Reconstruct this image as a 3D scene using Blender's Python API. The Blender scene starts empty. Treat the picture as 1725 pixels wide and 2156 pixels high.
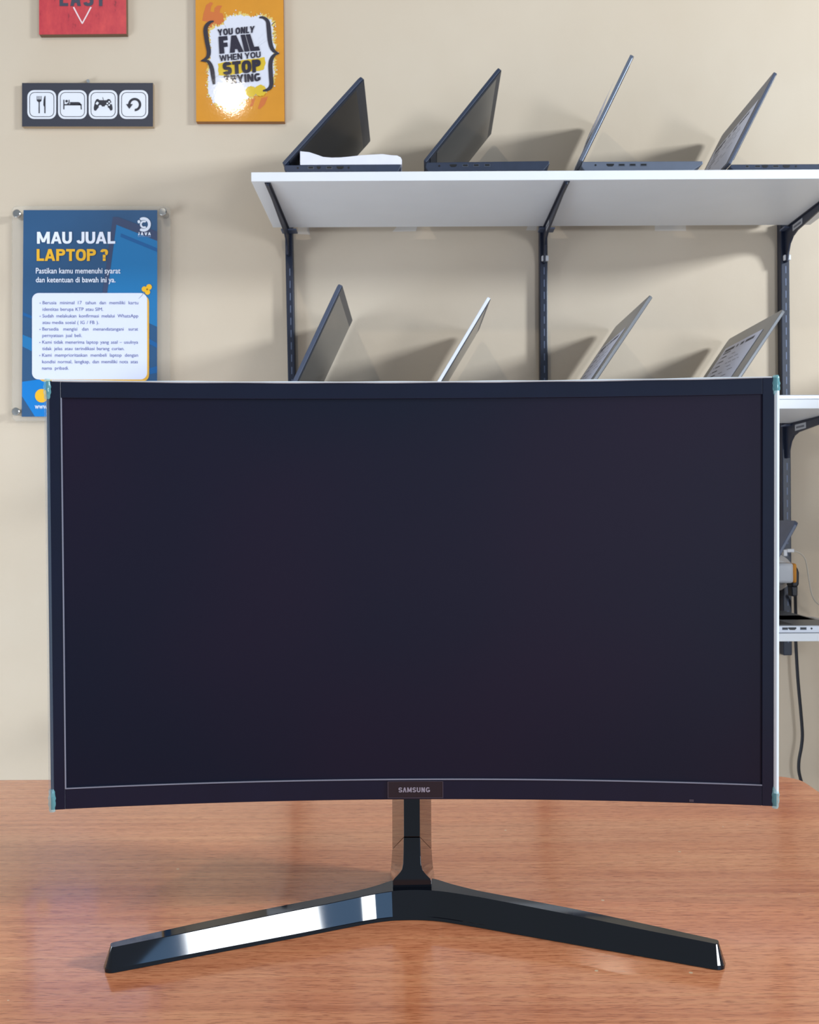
import bpy, math, random
from mathutils import Matrix, Vector

# ------------------------------------------------------------------ camera, world, lights, exposure
C = bpy.context.scene.collection
sc = bpy.context.scene
W, H, F = 1725.0, 2156.0, 2000.0          # frame and focal length in pixels
TZ = 0.75                                 # table top height
CZ = TZ + 0.315                           # lens height
PITCH, ROLL = math.atan(7 / F), -0.005
CAM_R = Matrix.Rotation(math.pi / 2 + PITCH, 3, 'X') @ Matrix.Rotation(ROLL, 3, 'Z')
CAM_P = Vector((0, 0, CZ))
camd = bpy.data.cameras.new('camera')
camd.sensor_fit = 'HORIZONTAL'
camd.sensor_width = 36.0
camd.lens = 36.0 * F / W
camd.clip_start = 0.02
camd.dof.use_dof = True
camd.dof.focus_distance = 0.72
camd.dof.aperture_fstop = 45.0
cam = bpy.data.objects.new('camera', camd)
cam.matrix_world = Matrix.Translation(CAM_P) @ CAM_R.to_4x4()
C.objects.link(cam)
sc.camera = cam

sc.view_settings.view_transform = 'Standard'
sc.view_settings.look = 'None'
sc.view_settings.gamma = 1
sc.view_settings.use_curve_mapping = False
sc.view_settings.exposure = 0.0

world = bpy.data.worlds.new('room_daylight')
sc.world = world
world.use_nodes = True
bg = world.node_tree.nodes['Background']
bg.inputs[0].default_value = (0.74, 0.86, 1.0, 1)
bg.inputs[1].default_value = 0.42


def area(name, loc, target, sx, sy, power, col, shape='RECTANGLE'):
    l = bpy.data.lights.new(name, 'AREA')
    l.shape = shape
    l.size = sx
    if shape in ('RECTANGLE', 'ELLIPSE'):
        l.size_y = sy
    l.energy = power
    l.color = col
    o = bpy.data.objects.new(name, l)
    d = Vector(target) - Vector(loc)
    o.matrix_world = Matrix.Translation(Vector(loc)) @ d.to_track_quat('-Z', 'Y').to_matrix().to_4x4()
    C.objects.link(o)
    return o


area('window_light', (3.3, -0.05, 2.42), (0.1, 2.2, 1.45), 0.60, 0.42, 124, (0.86, 0.94, 1.0))
area('shop_door_light', (1.975, -1.98, 1.26), (-0.1, 0.7, 0.76), 0.50, 0.54, 34, (0.95, 0.98, 1.0))
area('shop_glass_light', (1.95, -2.3, 1.26), (-0.1, 0.7, 0.76), 2.2, 0.6, 12, (0.28, 0.56, 1.0))
area('side_door_light', (-2.4, 0.75, 0.75), (-0.6, 2.1, 0.8), 0.9, 1.2, 34, (0.80, 0.90, 1.0))
_d = CAM_R @ Vector(((487 - W / 2) / F, -(205 - H / 2) / F, -1.0))
_p = CAM_P + _d * (2.244 / _d.y)
_r = Vector((_d.x, -_d.y, _d.z)).normalized()
_lamp = _p + _r * 3.0
area('ceiling_lamp_light', _lamp, _p, 0.095, 0.095, 11, (1.0, 0.90, 0.74), 'DISK')


# ------------------------------------------------------------------ helpers
def ray(px, py):
    return CAM_R @ Vector(((px - W / 2) / F, -(py - H / 2) / F, -1.0))


def at(px, py, Y):
    d = ray(px, py)
    return CAM_P + d * (Y / d.y)


def onz(px, py, z):
    d = ray(px, py)
    return CAM_P + d * ((z - CZ) / d.z)


def lin(c):
    return tuple(((v / 255) / 12.92 if v / 255 <= 0.04045 else ((v / 255 + 0.055) / 1.055) ** 2.4) for v in c) + (1.0,)


MATS = {}


def mat(name, rgb, rough=0.5, metal=0.0, spec=0.5, coat=0.0, alpha=1.0, trans=0.0, noise=0.0, nscale=30.0, bump=0.0, bscale=200.0, ior=1.5):
    if name in MATS:
        return MATS[name]
    m = bpy.data.materials.new(name)
    m.use_nodes = True
    nt = m.node_tree
    b = nt.nodes['Principled BSDF']
    col = lin(rgb)
    b.inputs['Base Color'].default_value = col
    b.inputs['Roughness'].default_value = rough
    b.inputs['Metallic'].default_value = metal
    b.inputs['Specular IOR Level'].default_value = spec
    b.inputs['Coat Weight'].default_value = coat
    b.inputs['Coat Roughness'].default_value = 0.08
    b.inputs['Alpha'].default_value = alpha
    b.inputs['Transmission Weight'].default_value = trans
    b.inputs['IOR'].default_value = ior
    tc = nt.nodes.new('ShaderNodeTexCoord')
    if noise > 0:
        n = nt.nodes.new('ShaderNodeTexNoise')
        n.inputs['Scale'].default_value = nscale
        n.inputs['Detail'].default_value = 5
        nt.links.new(tc.outputs['Object'], n.inputs['Vector'])
        r = nt.nodes.new('ShaderNodeValToRGB')
        r.color_ramp.elements[0].position = 0.3
        r.color_ramp.elements[1].position = 0.7
        r.color_ramp.elements[0].color = tuple(v * (1 - noise) for v in col[:3]) + (1,)
        r.color_ramp.elements[1].color = tuple(min(1, v * (1 + noise)) for v in col[:3]) + (1,)
        nt.links.new(n.outputs['Fac'], r.inputs['Fac'])
        nt.links.new(r.outputs['Color'], b.inputs['Base Color'])
    if bump > 0:
        n = nt.nodes.new('ShaderNodeTexNoise')
        n.inputs['Scale'].default_value = bscale
        n.inputs['Detail'].default_value = 3
        nt.links.new(tc.outputs['Object'], n.inputs['Vector'])
        bp = nt.nodes.new('ShaderNodeBump')
        bp.inputs['Strength'].default_value = bump
        bp.inputs['Distance'].default_value = 0.002
        nt.links.new(n.outputs['Fac'], bp.inputs['Height'])
        nt.links.new(bp.outputs['Normal'], b.inputs['Normal'])
    MATS[name] = m
    return m


def tag(o, label=None, cat=None, group=None, kind=None):
    if label: o['label'] = label
    if cat: o['category'] = cat
    if group: o['group'] = group
    if kind: o['kind'] = kind
    return o


def empty(name, loc, label=None, cat=None, group=None, rz=0.0):
    o = bpy.data.objects.new(name, None)
    o.empty_display_size = 0.05
    o.location = loc
    o.rotation_euler = (0, 0, rz)
    C.objects.link(o)
    return tag(o, label, cat, group)


class MB:
    """collects vertices and faces of ONE part"""
    def __init__(self):
        self.v, self.f, self.mi = [], [], []

    def add(self, vs, fs, mi=0):
        k = len(self.v)
        self.v += [Vector(p) for p in vs]
        self.f += [tuple(i + k for i in f) for f in fs]
        self.mi += [mi] * len(fs)
        return self

    def box(self, a, b, mi=0):
        x0, y0, z0 = a
        x1, y1, z1 = b
        vs = [(x0, y0, z0), (x1, y0, z0), (x1, y1, z0), (x0, y1, z0), (x0, y0, z1), (x1, y0, z1), (x1, y1, z1), (x0, y1, z1)]
        return self.add(vs, [(0, 3, 2, 1), (4, 5, 6, 7), (0, 1, 5, 4), (1, 2, 6, 5), (2, 3, 7, 6), (3, 0, 4, 7)], mi)

    def hexa(self, bottom, top, mi=0):
        n = len(bottom)
        fs = [tuple(range(n - 1, -1, -1)), tuple(range(n, 2 * n))]
        fs += [(i, (i + 1) % n, n + (i + 1) % n, n + i) for i in range(n)]
        return self.add(list(bottom) + list(top), fs, mi)

    def loft(self, rings, cap=True, closed=True, mi=0):
        n = len(rings[0])
        vs = [p for r in rings for p in r]
        fs = []
        for k in range(len(rings) - 1):
            for i in range(n if closed else n - 1):
                j = (i + 1) % n
                fs.append((k * n + i, k * n + j, (k + 1) * n + j, (k + 1) * n + i))
        if cap and closed:
            fs.append(tuple(range(n - 1, -1, -1)))
            fs.append(tuple((len(rings) - 1) * n + i for i in range(n)))
        return self.add(vs, fs, mi)

    def tube(self, pts, r, n=10, mi=0):
        pts = [Vector(p) for p in pts]
        rings = []
        up = Vector((0.31, 0.9, 0.2))
        for i, p in enumerate(pts):
            t = (pts[min(i + 1, len(pts) - 1)] - pts[max(i - 1, 0)]).normalized()
            a = t.cross(up).normalized()
            b = t.cross(a).normalized()
            rr = r[i] if isinstance(r, (list, tuple)) else r
            rings.append([p + (a * math.cos(q) + b * math.sin(q)) * rr for q in [2 * math.pi * k / n for k in range(n)]])
        return self.loft(rings, mi=mi)

    def build(self, name, mats, parent=None, smooth=False, bevel=0.0, seg=2, local=False, angle=35):
        vs = self.v
        if parent is not None and not local:
            off = Vector(parent.location)
            q = parent
            while q.parent is not None:
                q = q.parent
                off = off + Vector(q.location)
            vs = [p - off for p in vs]
        me = bpy.data.meshes.new(name)
        me.from_pydata([tuple(p) for p in vs], [], self.f)
        if not isinstance(mats, (list, tuple)):
            mats = [mats]
        for m in mats:
            me.materials.append(m)
        for p, i in zip(me.polygons, self.mi):
            p.material_index = i
        me.update()
        import bmesh
        bm = bmesh.new()
        bm.from_mesh(me)
        bmesh.ops.recalc_face_normals(bm, faces=bm.faces)
        if bm.calc_volume(signed=True) < 0:
            bmesh.ops.reverse_faces(bm, faces=bm.faces)
        bm.to_mesh(me)
        bm.free()
        if smooth:
            for p in me.polygons:
                p.use_smooth = True
            me.set_sharp_from_angle(angle=math.radians(angle))
        o = bpy.data.objects.new(name, me)
        C.objects.link(o)
        if parent is not None:
            o.parent = parent
        if bevel > 0:
            md = o.modifiers.new('bevel', 'BEVEL')
            md.width = bevel
            md.segments = seg
            md.limit_method = 'ANGLE'
            md.angle_limit = math.radians(32)
            md.harden_normals = smooth
        return o


def smooth_path(pts, n=8):
    pts = [Vector(p) for p in pts]
    out = []
    for i in range(len(pts) - 1):
        p0, p1, p2, p3 = pts[max(i - 1, 0)], pts[i], pts[i + 1], pts[min(i + 2, len(pts) - 1)]
        for k in range(n):
            t = k / n
            out.append(0.5 * ((2 * p1) + (p2 - p0) * t + (2 * p0 - 5 * p1 + 4 * p2 - p3) * t * t + (3 * p1 - p0 - 3 * p2 + p3) * t ** 3))
    out.append(pts[-1])
    return out


# 2-D artwork: everything is given in photo pixels and laid on an upright plane at depth Y
def zm(x0, y0, s):
    return lambda x, y: (x0 + x / s, y0 + y / s)


def flat(mb, pts, Y, mi=0):
    mb.add([at(x, y, Y) for x, y in pts], [tuple(range(len(pts)))], mi)


def rrect(x0, y0, x1, y1, r, n=6):
    out = []
    for cx, cy, a0 in ((x1 - r, y0 + r, -90), (x1 - r, y1 - r, 0), (x0 + r, y1 - r, 90), (x0 + r, y0 + r, 180)):
        for k in range(n + 1):
            a = math.radians(a0 + 90 * k / n)
            out.append((cx + r * math.cos(a), cy + r * math.sin(a)))
    return out


def ringstrip(mb, outer, inner, Y, mi=0):
    n = len(outer)
    vs = [at(x, y, Y) for x, y in outer] + [at(x, y, Y) for x, y in inner]
    mb.add(vs, [(i, (i + 1) % n, n + (i + 1) % n, n + i) for i in range(n)], mi)


def circle(cx, cy, r, n=28, ry=None):
    ry = ry or r
    return [(cx + r * math.cos(2 * math.pi * k / n), cy + ry * math.sin(2 * math.pi * k / n)) for k in range(n)]


def stroke(mb, pts, ws, Y, mi=0, n=6):
    P3 = smooth_path([(p[0], p[1], w) for p, w in zip(pts, ws)], n)
    L, R_ = [], []
    for i, p in enumerate(P3):
        d = P3[min(i + 1, len(P3) - 1)] - P3[max(i - 1, 0)]
        l = math.hypot(d.x, d.y) or 1
        nx, ny = -d.y / l, d.x / l
        w = max(p.z, 0.02) / 2
        L.append((p.x + nx * w, p.y + ny * w))
        R_.append((p.x - nx * w, p.y - ny * w))
    k = len(L)
    vs = [at(x, y, Y) for x, y in L] + [at(x, y, Y) for x, y in R_]
    mb.add(vs, [(i, i + 1, k + i + 1, k + i) for i in range(k - 1)], mi)


def glyphs(text, bold=0.0, spacing=1.0):
    c = bpy.data.curves.new('lettering_outline', 'FONT')
    c.body = text
    c.size = 1.0
    c.offset = bold
    c.space_character = spacing
    c.resolution_u = 3
    o = bpy.data.objects.new('lettering_outline', c)
    C.objects.link(o)
    bpy.context.view_layer.update()
    me = bpy.data.meshes.new_from_object(o.evaluated_get(bpy.context.evaluated_depsgraph_get()))
    vs = [(v.co.x, v.co.y) for v in me.vertices]
    fs = [tuple(p.vertices) for p in me.polygons]
    bpy.data.objects.remove(o)
    bpy.data.curves.remove(c)
    bpy.data.meshes.remove(me)
    return vs, fs


def sup(cx, cy, a, b, t, n=2.5):
    c_, s_ = math.cos(t), math.sin(t)
    return (cx + a * math.copysign(abs(c_) ** (2 / n), c_), cy + b * math.copysign(abs(s_) ** (2 / n), s_))


def bold_letter(ch, w, t, th):
    """polygons of a heavy sans capital in a box w wide and 1 high; t, th = thickness of uprights and bars"""
    P = []
    bar = lambda x0, y0, x1, y1: P.append([(x0, y0), (x1, y0), (x1, y1), (x0, y1)])
    dia = lambda xb, yb, xt, yt, k=t: P.append([(xb - k / 2, yb), (xb + k / 2, yb), (xt + k / 2, yt), (xt - k / 2, yt)])

    def ring(cx, cy, a, b, a0, a1, n=22):
        for i in range(n):
            u, v = math.radians(a0 + (a1 - a0) * i / n), math.radians(a0 + (a1 - a0) * (i + 1) / n)
            P.append([sup(cx, cy, a, b, u), sup(cx, cy, a, b, v), sup(cx, cy, a - t, b - th, v), sup(cx, cy, a - t, b - th, u)])
    h = w / 2
    if ch in 'EFL':
        bar(0, 0, t, 1)
        if ch in 'EL': bar(t, 0, w, th)
        if ch in 'EF':
            bar(t, 1 - th, w, 1); bar(t, 0.5 - th / 2, w * 0.92, 0.5 + th / 2)
    elif ch == 'H':
        bar(0, 0, t, 1); bar(w - t, 0, w, 1); bar(t, 0.5 - th / 2, w - t, 0.5 + th / 2)
    elif ch == 'I':
        bar(0, 0, w, 1)
    elif ch == 'T':
        bar(0, 1 - th, w, 1); bar(h - t / 2, 0, h + t / 2, 1 - th)
    elif ch in 'AΛ':
        dia(t / 2, 0, h - t * 0.05, 1); dia(w - t / 2, 0, h + t * 0.05, 1)
        if ch == 'A': bar(w * 0.26, 0.20, w * 0.74, 0.20 + th * 0.9)
    elif ch == 'V':
        dia(h - t * 0.05, 0, t / 2, 1); dia(h + t * 0.05, 0, w - t / 2, 1)
    elif ch == 'Y':
        bar(h - t / 2, 0, h + t / 2, 0.45); dia(h, 0.38, t / 2, 1); dia(h, 0.38, w - t / 2, 1)
    elif ch == 'N':
        bar(0, 0, t, 1); bar(w - t, 0, w, 1); dia(w - t * 0.62, 0, t * 0.62, 1, t * 1.1)
    elif ch == 'M':
        bar(0, 0, t, 1); bar(w - t, 0, w, 1); dia(h, 0.12, t * 0.6, 1, t * 0.95); dia(h, 0.12, w - t * 0.6, 1, t * 0.95)
    elif ch == 'W':
        q_ = t * 0.85
        dia(w * 0.27, 0, q_ / 2, 1, q_); dia(w * 0.27, 0, h, 0.95, q_); dia(w * 0.73, 0, h, 0.95, q_); dia(w * 0.73, 0, w - q_ / 2, 1, q_)
    elif ch == 'O':
        ring(h, 0.5, h, 0.5, 0, 360, 36)
    elif ch == 'U':
        r_ = min(0.5, h * 1.1)
        bar(0, r_, t, 1); bar(w - t, r_, w, 1); ring(h, r_, h, r_, 180, 360)
    elif ch == 'J':
        r_ = min(0.5, h * 1.1)
        bar(w - t, r_, w, 1); ring(h, r_, h, r_, 195, 360)
    elif ch in 'PR':
        bar(0, 0, t, 1)
        cy, b = 0.72, 0.28
        x = w * 0.5
        bar(t, 1 - th, x, 1); bar(t, 1 - 2 * b, x, 1 - 2 * b + th); ring(x, cy, w - x, b, -90, 90)
        if ch == 'R': dia(w - t * 0.55, 0, w * 0.56, 0.46, t * 1.05)
    elif ch == 'S':
        b = 0.25 + th / 4
        ring(h, 1 - b, h, b, 12, 270); ring(h, b, h, b, 90, -168)
    elif ch == 'G':
        ring(h, 0.5, h, 0.5, 38, 318, 30); bar(w - t, 0.13, w, 0.5); bar(h, 0.5 - th, w, 0.5)
    elif ch == '?':
        b = 0.28
        ring(h, 1 - b, h, b, 175, -62); bar(h - t / 2, 0.26, h + t / 2, 0.52); bar(h - t / 2, 0, h + t / 2, th * 1.1)
    return P


REL = {'I': None, 'M': 1.32, 'W': 1.55, 'A': 1.12, 'V': 1.1, 'Y': 1.1, 'O': 1.06, 'G': 1.04, 'N': 1.04, 'U': 1.0, 'E': 0.84, 'F': 0.80, 'L': 0.78, 'J': 0.82, 'T': 0.92, 'S': 0.96, 'P': 0.94, 'R': 0.98, 'H': 1.02, '?': 0.8, 'Λ': 1.1}


def bold_text(mb, text, quad, Y, aspect, t=0.22, gap=0.10, mi=0, fn=None):
    """heavy capitals fitted to a quad (tl, tr, br, bl); aspect = width of the quad over its height"""
    fn = fn or at
    sp = 0.30
    th = t * 0.86
    fixed, rel = 0.0, 0.0
    for i, ch in enumerate(text):
        if ch == ' ': fixed += sp - gap
        elif REL[ch] is None: fixed += t
        else: rel += REL[ch]
        if i < len(text) - 1: fixed += gap * (0.5 if ch + text[i + 1] in ('LA', 'LT', 'RY', 'AU', 'UA', 'LY', 'JA', 'AV', 'VA', 'ΛM', 'SΛ', 'FA') else 1)
    k = (aspect - fixed) / rel
    tl, tr, br, bl = quad
    x, n = 0.0, 0
    for i, ch in enumerate(text):
        if ch == ' ':
            x += sp
            continue
        w = t if REL[ch] is None else REL[ch] * k
        for poly in bold_letter(ch, w, t, th):
            out = []
            for a, b in poly:
                s_ = (x + a) / aspect
                px = (bl[0] * (1 - s_) + br[0] * s_) * (1 - b) + (tl[0] * (1 - s_) + tr[0] * s_) * b
                py = (bl[1] * (1 - s_) + br[1] * s_) * (1 - b) + (tl[1] * (1 - s_) + tr[1] * s_) * b
                out.append(fn(px, py, Y - n * 2e-6))
            mb.add(out, [tuple(range(len(out)))], mi)
            n += 1
        x += w
        if i < len(text) - 1: x += gap * (0.5 if ch + text[i + 1] in ('LA', 'LT', 'RY', 'AU', 'UA', 'LY', 'JA', 'AV', 'VA', 'ΛM', 'SΛ', 'FA') else 1)


def text_quad(mb, text, quad, Y, bold=0.0, mi=0, spacing=1.0, fn=at):
    vs, fs = glyphs(text, 0.0, spacing)
    x0 = min(v[0] for v in vs); x1 = max(v[0] for v in vs)
    y0 = min(v[1] for v in vs); y1 = max(v[1] for v in vs)
    tl, tr, br, bl = quad
    for j, (ox, oy) in enumerate(((0, 0),) if not bold else ((0, 0), (bold, 0), (-bold, 0), (0, bold), (0, -bold))):
      out = []
      for x, y in vs:
        s, t = (x + ox - x0) / (x1 - x0), (y + oy - y0) / (y1 - y0)
        px = (bl[0] * (1 - s) + br[0] * s) * (1 - t) + (tl[0] * (1 - s) + tr[0] * s) * t
        py = (bl[1] * (1 - s) + br[1] * s) * (1 - t) + (tl[1] * (1 - s) + tr[1] * s) * t
        out.append(fn(px, py, Y - j * 3e-6))
      mb.add(out, fs, mi)


def tbox(x0, y0, x1, y1):
    return ((x0, y0), (x1, y0), (x1, y1), (x0, y1))


# ------------------------------------------------------------------ materials
def wall_material():
    m = mat('painted_wall', (203, 193, 171), rough=0.55, spec=0.3)
    nt = m.node_tree
    b = nt.nodes['Principled BSDF']
    tc = nt.nodes.new('ShaderNodeTexCoord')
    n = nt.nodes.new('ShaderNodeTexNoise'); n.inputs['Scale'].default_value = 2.2; n.inputs['Detail'].default_value = 6
    r = nt.nodes.new('ShaderNodeValToRGB')
    r.color_ramp.elements[0].position = 0.3; r.color_ramp.elements[1].position = 0.72
    r.color_ramp.elements[0].color = lin((203, 186, 164)); r.color_ramp.elements[1].color = lin((210, 195, 175))
    nt.links.new(tc.outputs['Object'], n.inputs['Vector'])
    nt.links.new(n.outputs['Fac'], r.inputs['Fac'])
    nt.links.new(r.outputs['Color'], b.inputs['Base Color'])
    n1 = nt.nodes.new('ShaderNodeTexNoise'); n1.inputs['Scale'].default_value = 9; n1.inputs['Detail'].default_value = 8
    n2 = nt.nodes.new('ShaderNodeTexNoise'); n2.inputs['Scale'].default_value = 160; n2.inputs['Detail'].default_value = 2
    add = nt.nodes.new('ShaderNodeMath'); add.operation = 'MULTIPLY_ADD'; add.inputs[1].default_value = 0.06
    nt.links.new(tc.outputs['Object'], n1.inputs['Vector']); nt.links.new(tc.outputs['Object'], n2.inputs['Vector'])
    nt.links.new(n2.outputs['Fac'], add.inputs[0]); nt.links.new(n1.outputs['Fac'], add.inputs[2])
    bp = nt.nodes.new('ShaderNodeBump'); bp.inputs['Strength'].default_value = 0.25; bp.inputs['Distance'].default_value = 0.006
    nt.links.new(add.outputs[0], bp.inputs['Height']); nt.links.new(bp.outputs['Normal'], b.inputs['Normal'])
    return m


def wood_material(knot):
    m = mat('varnished_wood', (170, 100, 62), rough=0.2, spec=0.5, coat=0.5)
    nt = m.node_tree
    N, L = nt.nodes, nt.links
    b = N['Principled BSDF']
    tc = N.new('ShaderNodeTexCoord')

    def noise(sx, sy, scale, detail, dist=0.0):
        mp = N.new('ShaderNodeMapping'); mp.inputs['Scale'].default_value = (sx, sy, 1)
        n = N.new('ShaderNodeTexNoise'); n.inputs['Scale'].default_value = scale; n.inputs['Detail'].default_value = detail
        n.inputs['Distortion'].default_value = dist
        L.new(tc.outputs['Object'], mp.inputs['Vector']); L.new(mp.outputs['Vector'], n.inputs['Vector'])
        return n.outputs['Fac']

    def ramp(fac, stops):
        r = N.new('ShaderNodeValToRGB')
        e = r.color_ramp.elements
        while len(e) < len(stops): e.new(0.5)
        for k, (p, c) in enumerate(stops):
            e[k].position = p; e[k].color = lin(c)
        L.new(fac, r.inputs['Fac'])
        return r.outputs['Color']

    def mix(fac, a, c, mode='MIX'):
        x = N.new('ShaderNodeMix'); x.data_type = 'RGBA'; x.blend_type = mode
        if isinstance(fac, float): x.inputs['Factor'].default_value = fac
        else: L.new(fac, x.inputs['Factor'])
        for s, v in ((6, a), (7, c)):
            if isinstance(v, tuple): x.inputs[s].default_value = v
            else: L.new(v, x.inputs[s])
        return x.outputs[2]

    def math_(op, a, c=None, d=None):
        x = N.new('ShaderNodeMath'); x.operation = op
        for s, v in enumerate((a, c, d)):
            if v is None: continue
            if isinstance(v, (int, float)): x.inputs[s].default_value = v
            else: L.new(v, x.inputs[s])
        return x.outputs[0]

    broad = noise(0.6, 6.0, 3.0, 5, 0.7)
    col = ramp(broad, [(0.30, (196, 112, 74)), (0.5, (220, 138, 94)), (0.70, (236, 162, 116))])
    streak = noise(0.22, 16.0, 11.0, 7, 0.2)
    col = mix(0.5, col, ramp(streak, [(0.30, (184, 106, 70)), (0.5, (222, 140, 98)), (0.72, (240, 170, 120))]))
    fine = noise(0.8, 9.0, 130.0, 4)
    f2 = ramp(fine, [(0.32, (176, 140, 124)), (0.50, (255, 255, 255))])
    col = mix(0.75, col, f2, 'MULTIPLY')
    # boards: paler back boards, darker front ones
    sep = N.new('ShaderNodeSeparateXYZ'); L.new(tc.outputs['Object'], sep.inputs[0])
    wob = math_('MULTIPLY_ADD', noise(1.2, 1.2, 1.5, 2), 0.02, sep.outputs['Y'])
    back = math_('GREATER_THAN', wob, 0.834)
    col = mix(math_('MULTIPLY', back, 0.30), col, lin((240, 168, 100)))
    seam = math_('COMPARE', wob, 0.834, 0.0007)
    col = mix(math_('MULTIPLY', seam, 0.45), col, lin((120, 66, 42)))
    # wooden plug
    dx = math_('SUBTRACT', sep.outputs['X'], knot[0]); dy = math_('SUBTRACT', sep.outputs['Y'], knot[1])
    dd = math_('SQRT', math_('ADD', math_('MULTIPLY', dx, dx), math_('MULTIPLY', dy, dy)))
    col = mix(math_('MULTIPLY', math_('LESS_THAN', dd, 0.0100), 0.75), col, lin((160, 120, 100)))
    col = mix(math_('MULTIPLY', math_('COMPARE', dd, 0.0100, 0.0005), 0.7), col, lin((76, 44, 30)))
    # pale dust specks
    vor = N.new('ShaderNodeTexVoronoi'); vor.inputs['Scale'].default_value = 22
    L.new(tc.outputs['Object'], vor.inputs['Vector'])
    speck = math_('LESS_THAN', vor.outputs['Distance'], 0.03)
    col = mix(math_('MULTIPLY', speck, 0.8), col, lin((225, 200, 165)))
    L.new(col, b.inputs['Base Color'])
    rg = N.new('ShaderNodeMapRange'); rg.inputs['To Min'].default_value = 0.09; rg.inputs['To Max'].default_value = 0.18
    L.new(fine, rg.inputs['Value']); L.new(rg.outputs[0], b.inputs['Roughness'])
    bp = N.new('ShaderNodeBump'); bp.inputs['Strength'].default_value = 0.10; bp.inputs['Distance'].default_value = 0.0010
    L.new(math_('ADD', fine, math_('MULTIPLY', noise(6, 10, 30, 2), 0.35)), bp.inputs['Height']); L.new(bp.outputs['Normal'], b.inputs['Normal'])
    return m


M_wall = wall_material()
M_floor = mat('white_floor_tile', (222, 224, 226), rough=0.3, noise=0.03, nscale=6)
knot_p = onz(747, 1795, TZ)
M_wood = wood_material((knot_p.x, knot_p.y))
M_shelf = mat('white_laminate', (226, 228, 232), rough=0.42, noise=0.015, nscale=12)
M_steel = mat('black_enamelled_steel', (28, 36, 56), rough=0.38, noise=0.06, nscale=40)
M_slot = mat('slot_bare_metal', (96, 106, 130), rough=0.45, metal=0.3)
M_chrome = mat('brushed_chrome', (190, 188, 184), rough=0.22, metal=1.0)
M_black_gloss = mat('glossy_black_plastic', (6, 9, 18), rough=0.04, spec=0.55, noise=0.15, nscale=20)
M_bezel = mat('black_bezel_plastic', (13, 20, 44), rough=0.3, spec=0.42, noise=0.08, nscale=30)
M_house = mat('dark_housing_plastic', (12, 13, 18), rough=0.35, spec=0.5, noise=0.08, nscale=30)
M_glint = mat('grey_edge_glint', (138, 140, 156), rough=0.25, spec=0.6)  # pale grey that paints the light caught on the bezel's inner edge
M_badge = mat('badge_film', (37, 30, 38), rough=0.28, spec=0.5)
M_badge_edge = mat('badge_film_edge', (70, 62, 74), rough=0.3)
M_logo = mat('logo_grey', (150, 142, 156), rough=0.4)
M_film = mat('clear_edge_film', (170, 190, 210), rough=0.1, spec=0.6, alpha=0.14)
M_film_lit = mat('lit_edge_film', (236, 244, 250), rough=0.2, spec=0.6, alpha=0.85)  # same clear film, painted white for the light it catches
M_film_teal = mat('teal_corner_film', (150, 232, 240), rough=0.1, spec=0.8, alpha=0.34)
M_white_print = mat('white_print', (228, 230, 238), rough=0.35)
M_dark_print = mat('dark_print', (50, 48, 58), rough=0.35)
M_tape = mat('pale_tape', (216, 208, 198), rough=0.5)


def screen_material():
    m = mat('matte_screen', (8, 9, 19), rough=0.45, spec=0.30)
    nt = m.node_tree
    b = nt.nodes['Principled BSDF']
    tc = nt.nodes.new('ShaderNodeTexCoord')
    n = nt.nodes.new('ShaderNodeTexNoise'); n.inputs['Scale'].default_value = 3.2; n.inputs['Detail'].default_value = 1.5
    r = nt.nodes.new('ShaderNodeValToRGB')
    r.color_ramp.elements[0].position = 0.36; r.color_ramp.elements[1].position = 0.66
    r.color_ramp.elements[0].color = lin((3, 12, 36)); r.color_ramp.elements[1].color = lin((26, 10, 38))  # blue and purple blotches paint the blurred room reflection into the colour
    nt.links.new(tc.outputs['Object'], n.inputs['Vector']); nt.links.new(n.outputs['Fac'], r.inputs['Fac'])
    nt.links.new(r.outputs['Color'], b.inputs['Base Color'])
    return m


M_screen = screen_material()

# ------------------------------------------------------------------ the room
YW = 2.26
tag(MB().box((-3.2, YW, 0), (3.2, YW + 0.12, 3.4)).build('wall_back', M_wall), kind='structure')
tag(MB().box((-3.2, -3.0, -0.1), (3.2, YW + 0.12, 0)).build('floor', M_floor), kind='structure')

tag(MB().box((1.32, 1.2, 0), (1.46, YW, 1.52)).build('added_shade_partition', M_wall), kind='structure')  # unseen half-wall, added to keep window light off the lower right wall

# ------------------------------------------------------------------ the wooden table
tx1 = 0.463
ty1 = 1.142
tab = empty('wooden_table', (-0.35, 0.7, 0), 'varnished red-brown wooden table under the curved monitor, rounded back corner at right', 'table')
pts = [(-1.25, 0.22), (tx1, 0.22)]
rc = 0.03
for k in range(9):
    a = math.radians(90 * k / 8)
    pts.append((tx1 - rc + rc * math.cos(a), ty1 - rc + rc * math.sin(a)))
pts.append((-1.25, ty1))
MB().hexa([(x, y, TZ - 0.032) for x, y in pts], [(x, y, TZ) for x, y in pts]).build('tabletop', M_wood, tab, bevel=0.002)
for lx in (-1.18, tx1 - 0.12):
    for ly in (0.30, ty1 - 0.12):
        MB().box((lx, ly, 0), (lx + 0.055, ly + 0.055, TZ - 0.032)).build('leg', M_wood, tab, bevel=0.002)

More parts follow.
